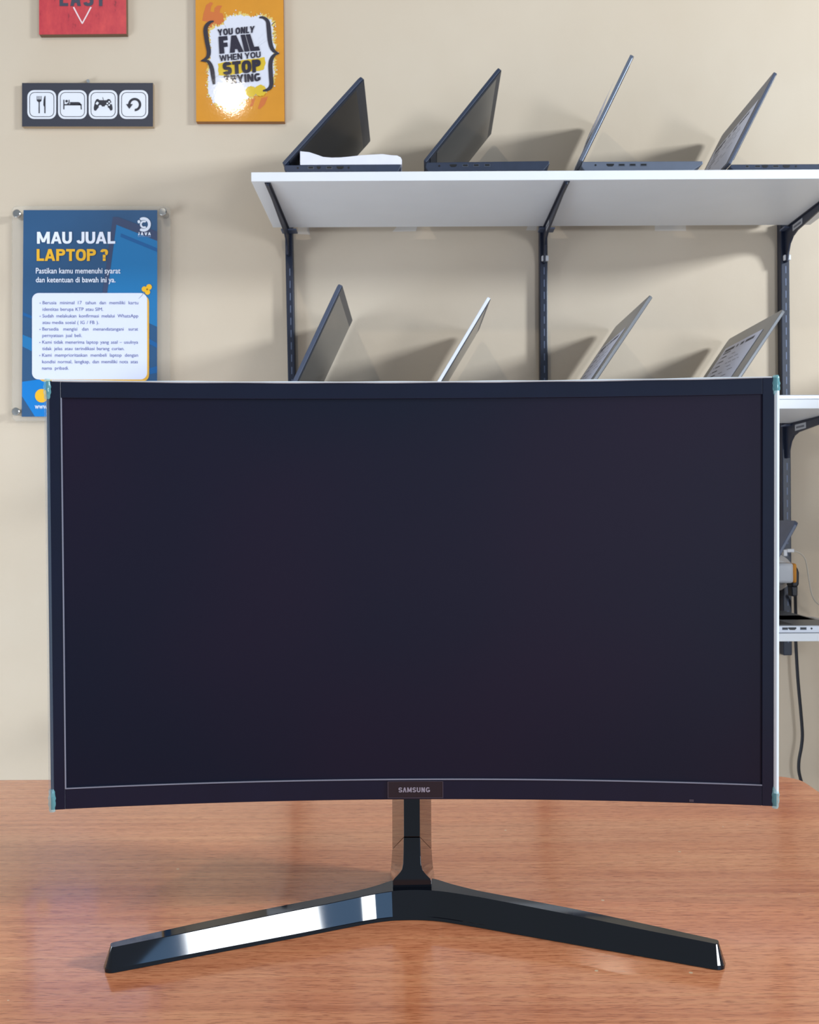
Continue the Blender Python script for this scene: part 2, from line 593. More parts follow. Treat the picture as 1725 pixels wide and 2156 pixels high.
# ------------------------------------------------------------------ shelves, uprights, brackets
YF, YB = 1.90, 2.205           # shelf front and back
SX0 = at(529, 372, YF).x
SX1 = 0.935
shelf_z = []
for i, (px, pyt, th, lab) in enumerate((
        (862, 360.9, 0.0185, 'white laminate wall shelf holding the top row of laptops'),
        (1680, 840.8, 0.0185, 'white laminate wall shelf at mid height, its right end showing beside the monitor'),
        (1680, 1333.5, 0.0160, 'lowest white laminate wall shelf, right of the monitor under the silver laptop'))):
    z = at(px, pyt, YF).z
    shelf_z.append(z)
    o = MB().box((SX0, YF, z - th), (SX1, YB, z)).build('wall_shelf', M_shelf, bevel=0.0008)
    tag(o, lab, 'shelf', 'white wall shelves')

posts = []
for (pt, pb, w, lab, name) in (
        ((607.5, 476), (614, 798), 0.0175, 'black slotted steel upright carrying the left end of the shelves', 'left'),
        ((1145, 476), (1146.0, 798), 0.0185, 'black slotted steel upright between the two shelf bays, a white clip on it', 'mid'),
        ((1653.5, 472), (1659.5, 1380), 0.0205, 'black slotted steel upright at right, running down past the monitor edge', 'right')):
    T, B = at(pt[0], pt[1], YW - 0.024), at(pb[0], pb[1], YW - 0.024)
    zt = shelf_z[0] - 0.0
    zb = at(1659, 1380, YW - 0.024).z
    sl = (B.x - T.x) / (B.z - T.z)
    xf = lambda z, T=T, sl=sl: T.x + (z - T.z) * sl
    e = empty('slotted_upright', (xf(zb), YW - 0.012, zb), lab, 'shelf upright', 'slotted shelf uprights')
    mb = MB()
    y0, y1 = YW - 0.024, YW
    mb.hexa([(xf(zb) - w / 2, y0, zb), (xf(zb) + w / 2, y0, zb), (xf(zb) + w / 2, y1, zb), (xf(zb) - w / 2, y1, zb)],
            [(xf(zt) - w / 2, y0, zt), (xf(zt) + w / 2, y0, zt), (xf(zt) + w / 2, y1, zt), (xf(zt) - w / 2, y1, zt)])
    mb.build('channel', M_steel, e, bevel=0.002)
    sb = MB()
    z = zb + 0.03
    while z < shelf_z[0] - 0.11:
        xs = xf(z) + 0.001
        sb.box((xs - 0.0012, y0 - 0.0004, z), (xs + 0.0012, y0 + 0.001, z + 0.017))
        z += 0.029
    sb.build('slots', M_slot, e)
    posts.append((xf, e))


def bracket(xf, zs, lab, sticker=None, drop=0.085, yb=None):
    """tapered arm under a shelf, hooked into the upright"""
    x = xf(zs)
    e = empty('shelf_bracket', (x, YW - 0.024, zs - drop), lab, 'bracket', 'black shelf brackets')
    yb = YW - 0.0245
    prof = [(YF + 0.006, zs - 0.0005), (YF + 0.006, zs - 0.007), (2.10, zs - 0.0205), (2.165, zs - 0.0245), (2.19, zs - 0.031), (2.207, zs - 0.043), (2.216, zs - 0.060), (2.222, zs - drop), (yb, zs - drop), (yb, zs - 0.0005)]
    t = 0.0022
    MB().hexa([(x - t, y, z) for y, z in prof], [(x + t, y, z) for y, z in prof]).build('arm', M_steel, e, bevel=0.0008)
    mb = MB().box((x - 0.006, YF + 0.006, zs - 0.0022), (x + 0.006, yb, zs - 0.0003))
    mb.build('flange', M_steel, e)
    mb = MB().box((x - 0.014, yb - 0.03, zs - 0.006), (x + 0.022, yb - 0.001, zs - 0.0022))
    mb.build('mounting_tab', M_slot, e, bevel=0.0006)
    if sticker:
        sx = x - t - 0.0004
        y0, y1, zo = sticker
        sl = 0.20
        mb = MB()
        f = lambda y: zs - zo
        mb.hexa([(sx, y0, f(y0) - 0.0065), (sx, y1, f(y1) - 0.008), (sx, y1, f(y1) + 0.006), (sx, y0, f(y0) + 0.0065)],
                [(sx + 0.0003, y0, f(y0) - 0.0065), (sx + 0.0003, y1, f(y1) - 0.008), (sx + 0.0003, y1, f(y1) + 0.006), (sx + 0.0003, y0, f(y0) + 0.0065)])
        st = mb.build('sticker', mat('grey_sticker', (168, 170, 176), rough=0.5), e)
        st['label'] = 'pale grey sticker'
        pb_ = MB()
        zz = zs - zo
        pb_.box((sx - 0.0003, y0 + (y1 - y0) * 0.15, zz - 0.003), (sx - 0.0001, y1 - (y1 - y0) * 0.12, zz + 0.0015))
        pb_.build('print', mat('grey_print', (96, 98, 108), rough=0.5), st)
    return e


zt = shelf_z[0] - 0.0185
zm_ = shelf_z[1] - 0.0185
zl = shelf_z[2] - 0.016
bracket(posts[0][0], zt, 'thin black bracket under the left end of the top shelf', drop=0.06)
bracket(posts[1][0], zt, 'black bracket under the middle of the top shelf', (2.135, 2.18, 0.0125), drop=0.080)
bracket(posts[2][0], zt, 'black bracket with a pale sticker under the right end of the top shelf', (2.132, 2.186, 0.0125), drop=0.080)
bracket(posts[0][0], zm_, 'black bracket under the left end of the mid shelf, behind the monitor')
bracket(posts[1][0], zm_, 'black bracket under the middle of the mid shelf, behind the monitor')
bracket(posts[2][0], zm_, 'black bracket with a pale sticker under the mid shelf, just right of the monitor', (2.12, 2.18, 0.0125), drop=0.080)

# white clips on the uprights
for (px, py, k, lab) in ((1147, 545, 1, 'small white clip on the middle slotted upright'), (1656, 543.5, 2, 'small white clip on the right slotted upright')):
    p = at(px, py, YW - 0.026)
    o = MB().box((p.x - 0.0075, p.y - 0.008, p.z - 0.0065), (p.x + 0.0085, p.y + 0.0018, p.z + 0.0065)).build('upright_clip', mat('white_clip_plastic', (224, 226, 232), rough=0.4), bevel=0.002)
    tag(o, lab, 'clip', 'white upright clips')

# pale tape stubs under the rear of the top shelf
for quad, lab in ((((627, 474), (649, 474), (653, 494), (627, 493)), 'pale tape patch on the wall beside the left bracket'),
                  (((839, 474), (880, 474), (876, 487), (826, 488)), 'pale tape patch on the wall under the middle of the left shelf bay'),
                  (((1112, 474), (1131, 474), (1130, 485.5), (1108, 485)), 'pale tape patch on the wall just left of the middle upright'),
                  (((1379, 470), (1445, 470), (1445, 486), (1379, 486)), 'wide pale tape patch on the wall under the right shelf bay')):
    mb = MB()
    mb.hexa([at(x, y, YW - 0.0006) for x, y in quad], [at(x, y, YW - 0.0001) for x, y in quad])
    tag(mb.build('tape_patch', M_tape), lab, 'tape', 'tape patches under the top shelf')

# ------------------------------------------------------------------ laptops
M_deck_key = mat('black_keys', (22, 24, 30), rough=0.5)
M_port = mat('port_black', (8, 9, 12), rough=0.4)
M_port_m = mat('port_metal', (92, 98, 112), rough=0.35, metal=0.6)
M_paper = mat('white_paper', (214, 216, 232), rough=0.65, noise=0.02, nscale=25)
M_ink = mat('black_ink', (58, 58, 72), rough=0.6)


def laptop(hx, hy, zs, Y0, Wd, D, L, th, bt, lt, c_base, c_lid, c_screen, lab, ports=(), rz=0.0, base_wedge=0.0, hinge_up=None, bez=0.012, topbez=0.02, screen_rough=0.25, chin=0.0, c_deck=None):
    """hx,hy: photo pixel of the near hinge corner.  local x along the base, y into the shelf, z up."""
    hp = at(hx, hy, Y0)
    e = empty('laptop', (hp.x, Y0, zs), lab, 'laptop', 'laptops on the wall shelves', rz)
    # base: side profile with a slightly undercut front and rear
    x0, x1 = 0.0, D
    prof = [(x0 + 0.004, 0.0006), (x1 - base_wedge - 0.006, 0.0006), (x1, bt * 0.72), (x1 - 0.001, bt), (x0, bt), (x0 - 0.002, bt * 0.5)]
    b = MB().hexa([(x, 0, z) for x, z in prof], [(x, Wd, z) for x, z in prof]).build('base', c_base, e, bevel=0.0015, local=True)
    if c_deck:
        MB().box((0.004, 0.004, bt - 0.0002), (D - 0.004, Wd - 0.004, bt + 0.0004)).build('deck', c_deck, e, local=True)['label'] = 'grey palm rest'
    kd = MB().box((D * 0.10, 0.02, bt), (D * 0.55, Wd - 0.02, bt + 0.0008)).build('keyboard', M_deck_key, e, local=True)
    tp = MB().box((D * 0.60, Wd * 0.36, bt), (D * 0.95, Wd * 0.64, bt + 0.0004)).build('touchpad', mat('touchpad_grey', (70, 74, 82), rough=0.35), e, local=True)
    for (px0, w_, kind) in ports:
        zc = bt * 0.62
        hgt = 0.0052 if kind != 'jack' else 0.004
        if kind == 'jack':
            mb = MB()
            ring = [(px0 + 0.002 * math.cos(a), zc + 0.002 * math.sin(a)) for a in [2 * math.pi * k / 12 for k in range(12)]]
            mb.hexa([(x, -0.0004, z) for x, z in ring], [(x, 0.001, z) for x, z in ring])
        elif kind == 'hdmi':
            pr = [(px0, zc + hgt / 2), (px0 + w_, zc + hgt / 2), (px0 + w_, zc), (px0 + w_ - 0.003, zc - hgt / 2), (px0 + 0.003, zc - hgt / 2), (px0, zc)]
            mb = MB().hexa([(x, -0.0004, z) for x, z in pr], [(x, 0.001, z) for x, z in pr])
        else:
            mb = MB().box((px0, -0.0003, zc - hgt / 2), (px0 + w_, 0.001, zc + hgt / 2), 1)
            mb.box((px0 + 0.0012, -0.0005, zc - hgt / 2 + 0.0012), (px0 + w_ - 0.0012, 0.001, zc + hgt / 2 - 0.0006), 0)
        mb.build('port', [M_port, M_port_m], b, local=True)
    # lid
    dx, dz = math.cos(th), math.sin(th)
    nx, nz = math.sin(th), -math.cos(th)          # inner face normal
    hb = bt if hinge_up is None else hinge_up
    def lp(s, y, n):
        return (dx * s + nx * n, y, hb + dz * s + nz * n)
    mb = MB()
    r = 0.009
    out = [(0, 0.0), (L - r, 0.0), (L - r * 0.3, r * 0.3), (L, r), (L, Wd - r), (L - r * 0.3, Wd - r * 0.3), (L - r, Wd), (0, Wd)]
    mb.hexa([lp(s, y, 0) for s, y in out], [lp(s, y, -lt) for s, y in out])
    lid = mb.build('lid', c_lid, e, bevel=0.0012, local=True)
    mb = MB().hexa([lp(s, y, 0.0002) for s, y in ((0.012, 0.002), (L - 0.002, 0.006), (L - 0.002, Wd - 0.006), (0.012, Wd - 0.002))],
                   [lp(s, y, 0.0010) for s, y in ((0.012, 0.002), (L - 0.002, 0.006), (L - 0.002, Wd - 0.006), (0.012, Wd - 0.002))])
    mb.build('screen_bezel', mat('laptop_bezel', (46, 50, 60), rough=0.4), lid, local=True)
    q = ((0.022 + chin, bez), (L - topbez, bez), (L - topbez, Wd - bez), (0.022 + chin, Wd - bez))
    MB().hexa([lp(s, y, 0.0008) for s, y in q], [lp(s, y, 0.0016) for s, y in q]).build('screen', c_screen, lid, local=True)
    for y in (0.05, Wd - 0.09):
        MB().tube([(0.0, y, hb * 0.9), (0.0, y + 0.04, hb * 0.9)], 0.004).build('hinge', M_deck_key, e, local=True, smooth=True)
    return e, lp


def sheet(e, lp, lt, s0, s1, y0, y1, lab, lines, curl=0.0, title=True):
    """a printed paper sheet taped to the back of a lid: its own thing"""
    R = Matrix.Rotation(e.rotation_euler.z, 3, 'Z')
    off = Vector(e.location)
    G = lambda s, y, n: off + R @ Vector(lp(s, y, n))
    c = G((s0 + s1) / 2, (y0 + y1) / 2, -lt)
    t = empty('spec_sheet', c, lab, 'paper sheet', 'printed sheets on laptop lids')
    mb = MB()
    n = 12
    f = lambda k: -lt - 0.0006 - curl * (k / n) ** 2 - 0.0012 * math.sin(k / n * 9) * (1 if curl else 0)
    A = [G(s0 + (s1 - s0) * k / n, y0, f(k)) for k in range(n + 1)]
    B = [G(s0 + (s1 - s0) * k / n, y1, f(k)) for k in range(n + 1)]
    A2 = [G(s0 + (s1 - s0) * k / n, y0, f(k) - 0.0003) for k in range(n + 1)]
    B2 = [G(s0 + (s1 - s0) * k / n, y1, f(k) - 0.0003) for k in range(n + 1)]
    mb.loft([[A[k], B[k], B2[k], A2[k]] for k in range(n + 1)])
    mb.build('sheet', M_paper, t)
    pb = MB()
    def bar(u0, u1, v0, v1):
        # u across the sheet 0..1 (from the far edge), v down the sheet 0..1
        def g(u, v):
            k = (1 - v) * n
            return G(s1 - (s1 - s0) * v, y1 - (y1 - y0) * u, f(k) - 0.0006)
        pb.add([g(u0, v0), g(u1, v0), g(u1, v1), g(u0, v1)], [(0, 1, 2, 3)])
    rnd = random.Random(len(lab))
    if title:
        x = 0.08
        for w_ in (0.30, 0.08, 0.10, 0.26):
            for j in range(int(w_ / 0.045)):
                bar(x + 0.045 * j, x + 0.045 * j + 0.036, 0.055, 0.105)
            x += w_ + 0.03
        bar(0.08, 0.30, 0.125, 0.145)
    v = 0.21
    for i in range(lines):
        bar(0.08, 0.10, v, v + 0.012)
        bar(0.13, 0.13 + rnd.uniform(0.13, 0.2), v - 0.004, v + 0.014)
        u = 0.42
        while u < 0.78:
            w_ = rnd.uniform(0.05, 0.14)
            if rnd.random() < 0.55:
                bar(u, u + w_, v + 0.004, v + 0.011)
            u += w_ + 0.03
        v += 0.086
    pb.build('print', M_ink, t)
    return t


NAVY = mat('navy_black_plastic', (42, 52, 74), rough=0.4, noise=0.08, nscale=60)
CHAR = mat('charcoal_plastic', (40, 49, 68), rough=0.38, noise=0.08, nscale=60)
BLUEGREY = mat('blue_grey_metal', (104, 112, 128), rough=0.35, metal=0.4, noise=0.03, nscale=60)
GREYLID = mat('grey_lid_metal', (128, 130, 134), rough=0.35, metal=0.4, noise=0.03, nscale=60)
SILVER = mat('silver_metal', (206, 212, 222), rough=0.3, metal=0.5, noise=0.02, nscale=60)
WHITEL = mat('white_silver_plastic', (222, 226, 236), rough=0.35, noise=0.02, nscale=60)
SLATE = mat('slate_plastic', (70, 78, 98), rough=0.4, noise=0.06, nscale=60)
SCR_A = mat('dark_glass_screen', (40, 40, 42), rough=0.22, spec=0.6)
SCR_B = mat('grey_glass_screen', (66, 68, 70), rough=0.2, spec=0.6)
Z1, Z2, Z3 = shelf_z
rad = math.radians
Yn = YF + 0.004
pxm = Yn / F
usb3 = [(0.012, 0.012, 'usb'), (0.052, 0.010, 'usb'), (0.066, 0.012, 'usb')]

l1, lp1 = laptop(600, 345, Z1, Yn, 0.325, 0.233, 0.237, rad(47.6), 0.0155, 0.0075, NAVY, NAVY, SCR_A,
                 'black laptop at the left end of the top shelf, white cloth on its keyboard',
                 ports=[(0.026, 0.003, 'jack'), (0.046, 0.012, 'usb'), (0.064, 0.008, 'hdmi'), (0.083, 0.012, 'usb'), (0.104, 0.014, 'hdmi'), (0.128, 0.003, 'jack')], topbez=0.026, chin=0.012)
l2, lp2 = laptop(898, 336, Z1, Yn, 0.328, 0.247, 0.241, rad(50.8), 0.0195, 0.007, CHAR, CHAR, SCR_B,
                 'black laptop on the top shelf, second from left, screen facing right', ports=[(0.026, 0.003, 'jack'), (0.047, 0.014, 'hdmi'), (0.072, 0.012, 'usb'), (0.094, 0.012, 'usb'), (0.116, 0.012, 'usb')], rz=rad(-1.2), base_wedge=0.006, topbez=0.018, chin=0.01)
l3, lp3 = laptop(1227, 338, Z1, Yn, 0.33, 0.242, 0.240, rad(63.8), 0.0195, 0.0075, BLUEGREY, BLUEGREY, SCR_B,
                 'blue-grey laptop on the top shelf, its lid seen edge-on and opened tallest', ports=[(0.026, 0.003, 'jack'), (0.048, 0.015, 'hdmi'), (0.072, 0.013, 'usb'), (0.094, 0.013, 'usb'), (0.116, 0.013, 'usb')], base_wedge=0.014)
l4, lp4 = laptop(1540, 342, Z1, Yn, 0.325, 0.225, 0.209, rad(62.8), 0.0125, 0.0065, NAVY, SLATE, SCR_B,
                 'slim dark laptop at the right end of the top shelf with paper on its lid', ports=[(0.028, 0.008, 'usb'), (0.047, 0.012, 'usb'), (0.062, 0.012, 'hdmi'), (0.083, 0.013, 'usb'), (0.104, 0.014, 'hdmi'), (0.130, 0.003, 'jack')])
m1, mp1 = laptop(611, 832, Z2, Yn, 0.345, 0.245, 0.247, rad(64.6), 0.012, 0.0085, SLATE, SLATE, SCR_B,
                 'dark grey laptop on the mid shelf beside the left upright, screen facing right', topbez=0.020)
m2, mp2 = laptop(911, 832, Z2, Yn, 0.322, 0.230, 0.229, rad(58.9), 0.012, 0.0065, WHITEL, WHITEL, SCR_B,
                 'white laptop on the mid shelf, its thin bright lid left of the middle upright')
m3, mp3 = laptop(1236, 832, Z2, Yn, 0.323, 0.235, 0.239, rad(55.7), 0.012, 0.0065, SLATE, GREYLID, SCR_B,
                 'grey laptop with sheet on its lid, mid shelf, right of the middle upright')
m4, mp4 = laptop(1536, 831.5, Z2, Yn, 0.325, 0.232, 0.205, rad(55.8), 0.0095, 0.0065, SILVER, GREYLID, SCR_B,
                 'silver laptop with list sheet on its lid, mid shelf, before the right upright')
n1, np1 = laptop(1561, 1319, Z3, Yn, 0.30, 0.205, 0.239, rad(60.4), 0.0145, 0.007, WHITEL, SLATE, SCR_B,
                 'silver laptop with dark lid on the lowest shelf, half hidden by the monitor',
                 c_deck=mat('deck_grey', (112, 116, 122), rough=0.35, metal=0.2), ports=[(0.082, 0.012, 'usb'), (0.0945, 0.016, 'hdmi'), (0.118, 0.013, 'usb'), (0.141, 0.003, 'jack')])

# price sheets on the lids
sheet(l4, lp4, 0.0065, 0.006, 0.152, 0.018, 0.300, 'white printed sheet on the slim dark laptop lid at the top shelf\'s right end', 5, title=True)
sheet(l3, lp3, 0.0075, 0.030, 0.190, 0.040, 0.28, 'white sheet curling off the edge-on blue-grey laptop lid on the top shelf', 5, curl=0.005)
sheet(m3, mp3, 0.0065, 0.012, 0.168, 0.045, 0.285, 'narrow-looking printed sheet on the grey laptop lid right of the middle upright', 8)
sheet(m4, mp4, 0.0065, 0.012, 0.168, 0.052, 0.285, 'printed list sheet with bold heading on the silver laptop lid by the right upright', 7)
sheet(n1, np1, 0.007, 0.10, 0.222, 0.070, 0.24, 'white sheet on the dark laptop lid beside the monitor edge', 5)

# soft white cloth lying on the first laptop
cp = at(632, 332, Yn)
cl = empty('white_cloth', (cp.x, Yn, Z1 + 0.0160), 'crumpled white cloth lying across the keyboard of the leftmost black laptop', 'cloth')
top_pts = [(632, 318), (650, 320), (668, 326), (680, 330), (700, 331.5), (720, 331), (740, 329), (760, 326.5), (785, 325), (805, 324), (825, 326.5), (838, 327), (845, 331), (845.5, 336)]
mb = MB()
rows = []
rnd = random.Random(4)
ny = 14
for j in range(ny + 1):
    y = Yn + 0.001 + (0.24) * j / ny
    row = []
    for i, (px, py) in enumerate(top_pts):
        p = at(px, py, Yn)
        base = Z1 + 0.0162
        hgt = max(p.z - base, 0.0012)
        hgt *= (1 - 0.45 * (j / ny)) * (1 + 0.16 * math.sin(i * 1.7 + j * 1.1)) if j else 1
        edge = 0.12 if j == ny else 1
        row.append((p.x + 0.0015 * math.sin(j * 2.1 + i), y, base + hgt * edge))
    rows.append(row)
rings = []
for row in rows:
    under = [(x, y, Z1 + 0.0161) for x, y, z in reversed(row)]
    rings.append(row + under)
mb.loft(rings)
o = mb.build('cloth', mat('white_woven_cloth', (224, 224, 236), rough=0.85, noise=0.02, nscale=60), cl, smooth=True, angle=60)

# ------------------------------------------------------------------ mains bits right of the monitor
ys = 2.19
p = at(1632, 1205, 2.24)
o = MB().tube([(p.x, YW - 0.0005, p.z), (p.x, 2.238, p.z), (p.x, 2.222, p.z)], [0.046, 0.044, 0.030], 28).build('wall_socket', mat('socket_white', (206, 204, 204), rough=0.4), smooth=True)
tag(o, 'round white wall socket behind the white and orange adapter', 'socket')
ad = empty('power_adapter', at(1650, 1227, ys), 'white power adapter with an orange end, plugged in right of the monitor', 'adapter')
a0, a1 = at(1618, 1227, ys), at(1665, 1185, ys)
MB().box((a0.x, ys - 0.02, a0.z), (a1.x, ys + 0.033, a1.z)).build('body', mat('adapter_white', (210, 212, 218), rough=0.35), ad, bevel=0.006, seg=3)
a2, a3 = at(1663.5, 1226.5, ys), at(1671.5, 1185.5, ys)
MB().box((a2.x, ys - 0.0195, a2.z), (a3.x, ys + 0.0325, a3.z)).build('end_band', mat('adapter_orange', (226, 150, 46), rough=0.4), ad, bevel=0.006, seg=3)
bp_ = empty('mains_plug', at(1676, 1256, ys), 'black mains plug at the orange end of the adapter', 'plug')
q = [(1669, 1190), (1675, 1191), (1681, 1196), (1684, 1206), (1683.5, 1230), (1681, 1236), (1668, 1236), (1668.5, 1200)]
MB().hexa([at(x, y, ys - 0.013) for x, y in q], [at(x, y, ys - 0.013) + Vector((0, 0.034, 0)) for x, y in q]).build('body', mat('plug_black', (20, 24, 36), rough=0.45), bp_, bevel=0.004, seg=3)
q = [(1666.5, 1234), (1681, 1234), (1680.5, 1256), (1668, 1256)]
MB().hexa([at(x, y, ys - 0.009) for x, y in q], [at(x, y, ys - 0.009) + Vector((0, 0.025, 0)) for x, y in q]).build('strain_relief', mat('plug_black', (20, 24, 36)), bp_, bevel=0.003)
cp_ = [at(1675, 1254, 2.205), at(1675.5, 1275, 2.222), at(1676, 1300, 2.230)]
cp_ += [at(x, y, 2.232) for x, y in ((1676, 1345), (1677.5, 1380), (1680.5, 1430), (1685, 1480), (1688.5, 1520), (1690, 1550), (1687.5, 1575), (1683, 1600), (1682.5, 1622), (1687, 1643), (1694, 1668), (1700, 1720), (1700, 1900), (1698, 2100))]
o = MB().tube(smooth_path(cp_, 6), 0.0037, 10).build('power_cable', mat('cable_black', (22, 25, 36), rough=0.5), smooth=True)
tag(o, 'black power cable hanging down the wall right of the monitor', 'cable')
uc = empty('charging_cable', at(1660, 1170, ys), 'thin white charging cable with a white plug, looping to the right', 'cable')
u0, u1 = at(1656, 1163, ys), at(1671, 1155.5, ys)
mb = MB().box((u0.x, ys - 0.006, u0.z), (u1.x, ys + 0.004, u1.z))
mb.build('connector', mat('connector_white', (226, 228, 234), rough=0.35), uc, bevel=0.0015)
u0, u1 = at(1648, 1171, ys), at(1656, 1157, ys)
MB().box((u0.x, ys - 0.007, u0.z), (u1.x, ys + 0.006, u1.z)).build('plug', mat('connector_white', (226, 228, 234)), uc, bevel=0.0015)
wp = [at(1669, 1159, ys), at(1679, 1162, ys), at(1688, 1167, ys + .005), (at(1696, 1178, ys + .01)), at(1700, 1196, ys + .015), at(1704, 1222, ys + .02), at(1709, 1248, ys + .02), at(1715, 1263, ys + .01), at(1725, 1273, ys), at(1745, 1283, ys - .02), at(1775, 1290, ys - .04)]
MB().tube(smooth_path(wp, 6), 0.0013, 8).build('cord', mat('cord_white', (206, 200, 190), rough=0.5), uc, smooth=True)

# ------------------------------------------------------------------ wall pictures
# --- black icon sign
Y0 = YW - 0.012
g = zm(40, 165, 5.948)
sg = empty('icon_sign', at(185, 266, Y0), 'small black wall sign with four white rounded icon tiles: cutlery, bed, gamepad, arrow', 'sign')
q = [g(40, 60), g(1680, 60), g(1680, 604), g(40, 604)]
fr = [at(x, y, Y0) for x, y in q]
mb = MB().hexa([p_ + Vector((0, 0.0118, 0)) for p_ in fr], fr)
mb.build('board', mat('sign_edge_board', (168, 146, 118), rough=0.6), sg)
mb = MB()
mb.hexa([p_ + Vector((0, -0.0002, 0)) for p_ in fr], [p_ + Vector((0, -0.0012, 0)) for p_ in fr])
mb.build('face_print', mat('sign_navy', (52, 54, 66), rough=0.5), sg)
Ya, Yb_, Yc = Y0 - 0.0018, Y0 - 0.0022, Y0 - 0.0026
icons = {}
for k, x0 in enumerate((105, 489, 873, 1257)):
    mb = MB()
    S = lambda pts: [g(x, y) for x, y in pts]
    flat(mb, S(rrect(x0, 147, x0 + 361, 508, 84)), Ya, 0)
    ringstrip(mb, S(rrect(x0 + 25, 172, x0 + 336, 483, 66)), S(rrect(x0 + 32, 179, x0 + 329, 476, 60)), Yb_, 1)
    if k == 0:
        for tx in (222, 240, 258, 276):
            flat(mb, S([(tx, 222), (tx + 7, 222), (tx + 7, 268), (tx, 268)]), Yb_, 1)
        flat(mb, S([(222, 264), (283, 264), (281, 282), (266, 296), (240, 296), (224, 282)]), Yb_, 1)
        flat(mb, S([(246, 290), (259, 290), (260, 437), (245, 437)]), Yb_, 1)
        flat(mb, S([(325, 218), (332, 220), (332, 437), (318, 437), (317, 356), (305, 336), (307, 275), (316, 235)]), Yb_, 1)
    elif k == 1:
        flat(mb, S([(555, 268), (569, 268), (569, 388), (555, 388)]), Yb_, 1)
        flat(mb, S([(569, 322), (785, 322), (785, 338), (569, 338)]), Yb_, 1)
        flat(mb, S([(640, 297), (745, 297), (766, 304), (785, 338), (640, 338)]), Yb_, 1)
        flat(mb, S([(770, 330), (783, 334), (787, 390), (774, 390)]), Yb_, 1)
        flat(mb, S(circle(596, 285, 16)), Yb_, 1)
        flat(mb, S([(622, 270), (633, 268), (632, 318), (604, 322), (602, 312), (620, 308)]), Yc, 1)
    elif k == 2:
        flat(mb, S([(970, 262), (990, 257), (1006, 272), (1098, 274), (1114, 258), (1138, 262), (1155, 290), (1172, 365), (1170, 396), (1148, 406), (1126, 372), (1098, 352), (1012, 352), (986, 376), (964, 406), (940, 400), (936, 365), (953, 290)]), Yb_, 1)
        stroke(mb, S([(1047, 236), (1052, 250), (1057, 272)]), [1.0, 1.2, 1.2], Yb_, 1)
        for cx, cy, r_ in ((1018, 353, 20), (1093, 353, 20), (1130, 293, 11), (1107, 314, 11), (1150, 314, 11), (1129, 334, 11)):
            flat(mb, S(circle(cx, cy, r_, 18)), Yc, 0)
        flat(mb, S([(958, 318), (978, 290), (1002, 306), (982, 334)]), Yc, 0)
    else:
        outer, inner = [], []
        for j in range(25):
            a = math.radians(90 - 270 * j / 24)
            outer.append((1449 + 83 * math.cos(a), 328 + 84 * math.sin(a)))
            inner.append((1449 + 52 * math.cos(a), 328 + 54 * math.sin(a)))
        vs = [at(*g(x, y), Yb_) for x, y in outer + inner]
        mb.add(vs, [(i, i + 1, 25 + i + 1, 25 + i) for i in range(24)], 1)
        flat(mb, S([(1340, 322), (1426, 322), (1382, 382)]), Yc, 1)
    ic = mb.build('icon_tile', [M_white_print, mat('icon_black', (44, 44, 54), rough=0.5)], sg)
    ic['label'] = ('white tile with fork and knife', 'white tile with sleeper in bed', 'white tile with gamepad', 'white tile with back arrow')[k]
mb = MB().tube([at(185.5, 171, YW - 0.001), at(185.5, 170.5, YW - 0.013)], 0.004, 10)
mb.build('hanging_hook', M_chrome, sg, smooth=True)
M_chrome2 = M_chrome

# --- orange poster
Y0 = YW - 0.014
g = zm(400, 0, 7.841)
og = empty('orange_poster', at(506, 256, Y0), 'glossy orange poster board with a white splash, charcoal braces and a short motto', 'poster')
q = [g(92, -280), g(1540, -280), g(1562, 2008), g(104, 2008)]
fr = [at(x, y, Y0) for x, y in q]
MB().hexa([p_ + Vector((0, 0.0138, 0)) for p_ in fr], fr).build('board', mat('poster_edge_board', (150, 96, 44), rough=0.5), og)
M_or = mat('orange_print', (216, 146, 48), rough=0.04, spec=0.5, noise=0.05, nscale=14, bump=0.022, bscale=200)
MB().hexa([p_ + Vector((0, -0.0002, 0)) for p_ in fr], [p_ + Vector((0, -0.0012, 0)) for p_ in fr]).build('orange_print', M_or, og, bevel=0.0008)


def gl(name, rgb):
    return mat(name, rgb, rough=0.04, spec=0.5, bump=0.022, bscale=200)


def jag(pts, amp, step, seed):
    rnd = random.Random(seed)
    P = [Vector((x, y)) for x, y in pts]
    out = []
    for i in range(len(P)):
        a, b = P[i], P[(i + 1) % len(P)]
        d = b - a
        n = max(1, int(d.length / step))
        nn = Vector((-d.y, d.x)).normalized()
        for k in range(n):
            p_ = a + d * (k / n) + nn * rnd.uniform(-amp, amp)
            out.append((p_.x, p_.y))
    return out


def fan(mb, pts, Y, mi=0):
    cx = sum(p_[0] for p_ in pts) / len(pts); cy = sum(p_[1] for p_ in pts) / len(pts)
    vs = [at(x, y, Y) for x, y in pts] + [at(cx, cy, Y)]
    n = len(pts)
    mb.add(vs, [(i, (i + 1) % n, n) for i in range(n)], mi)


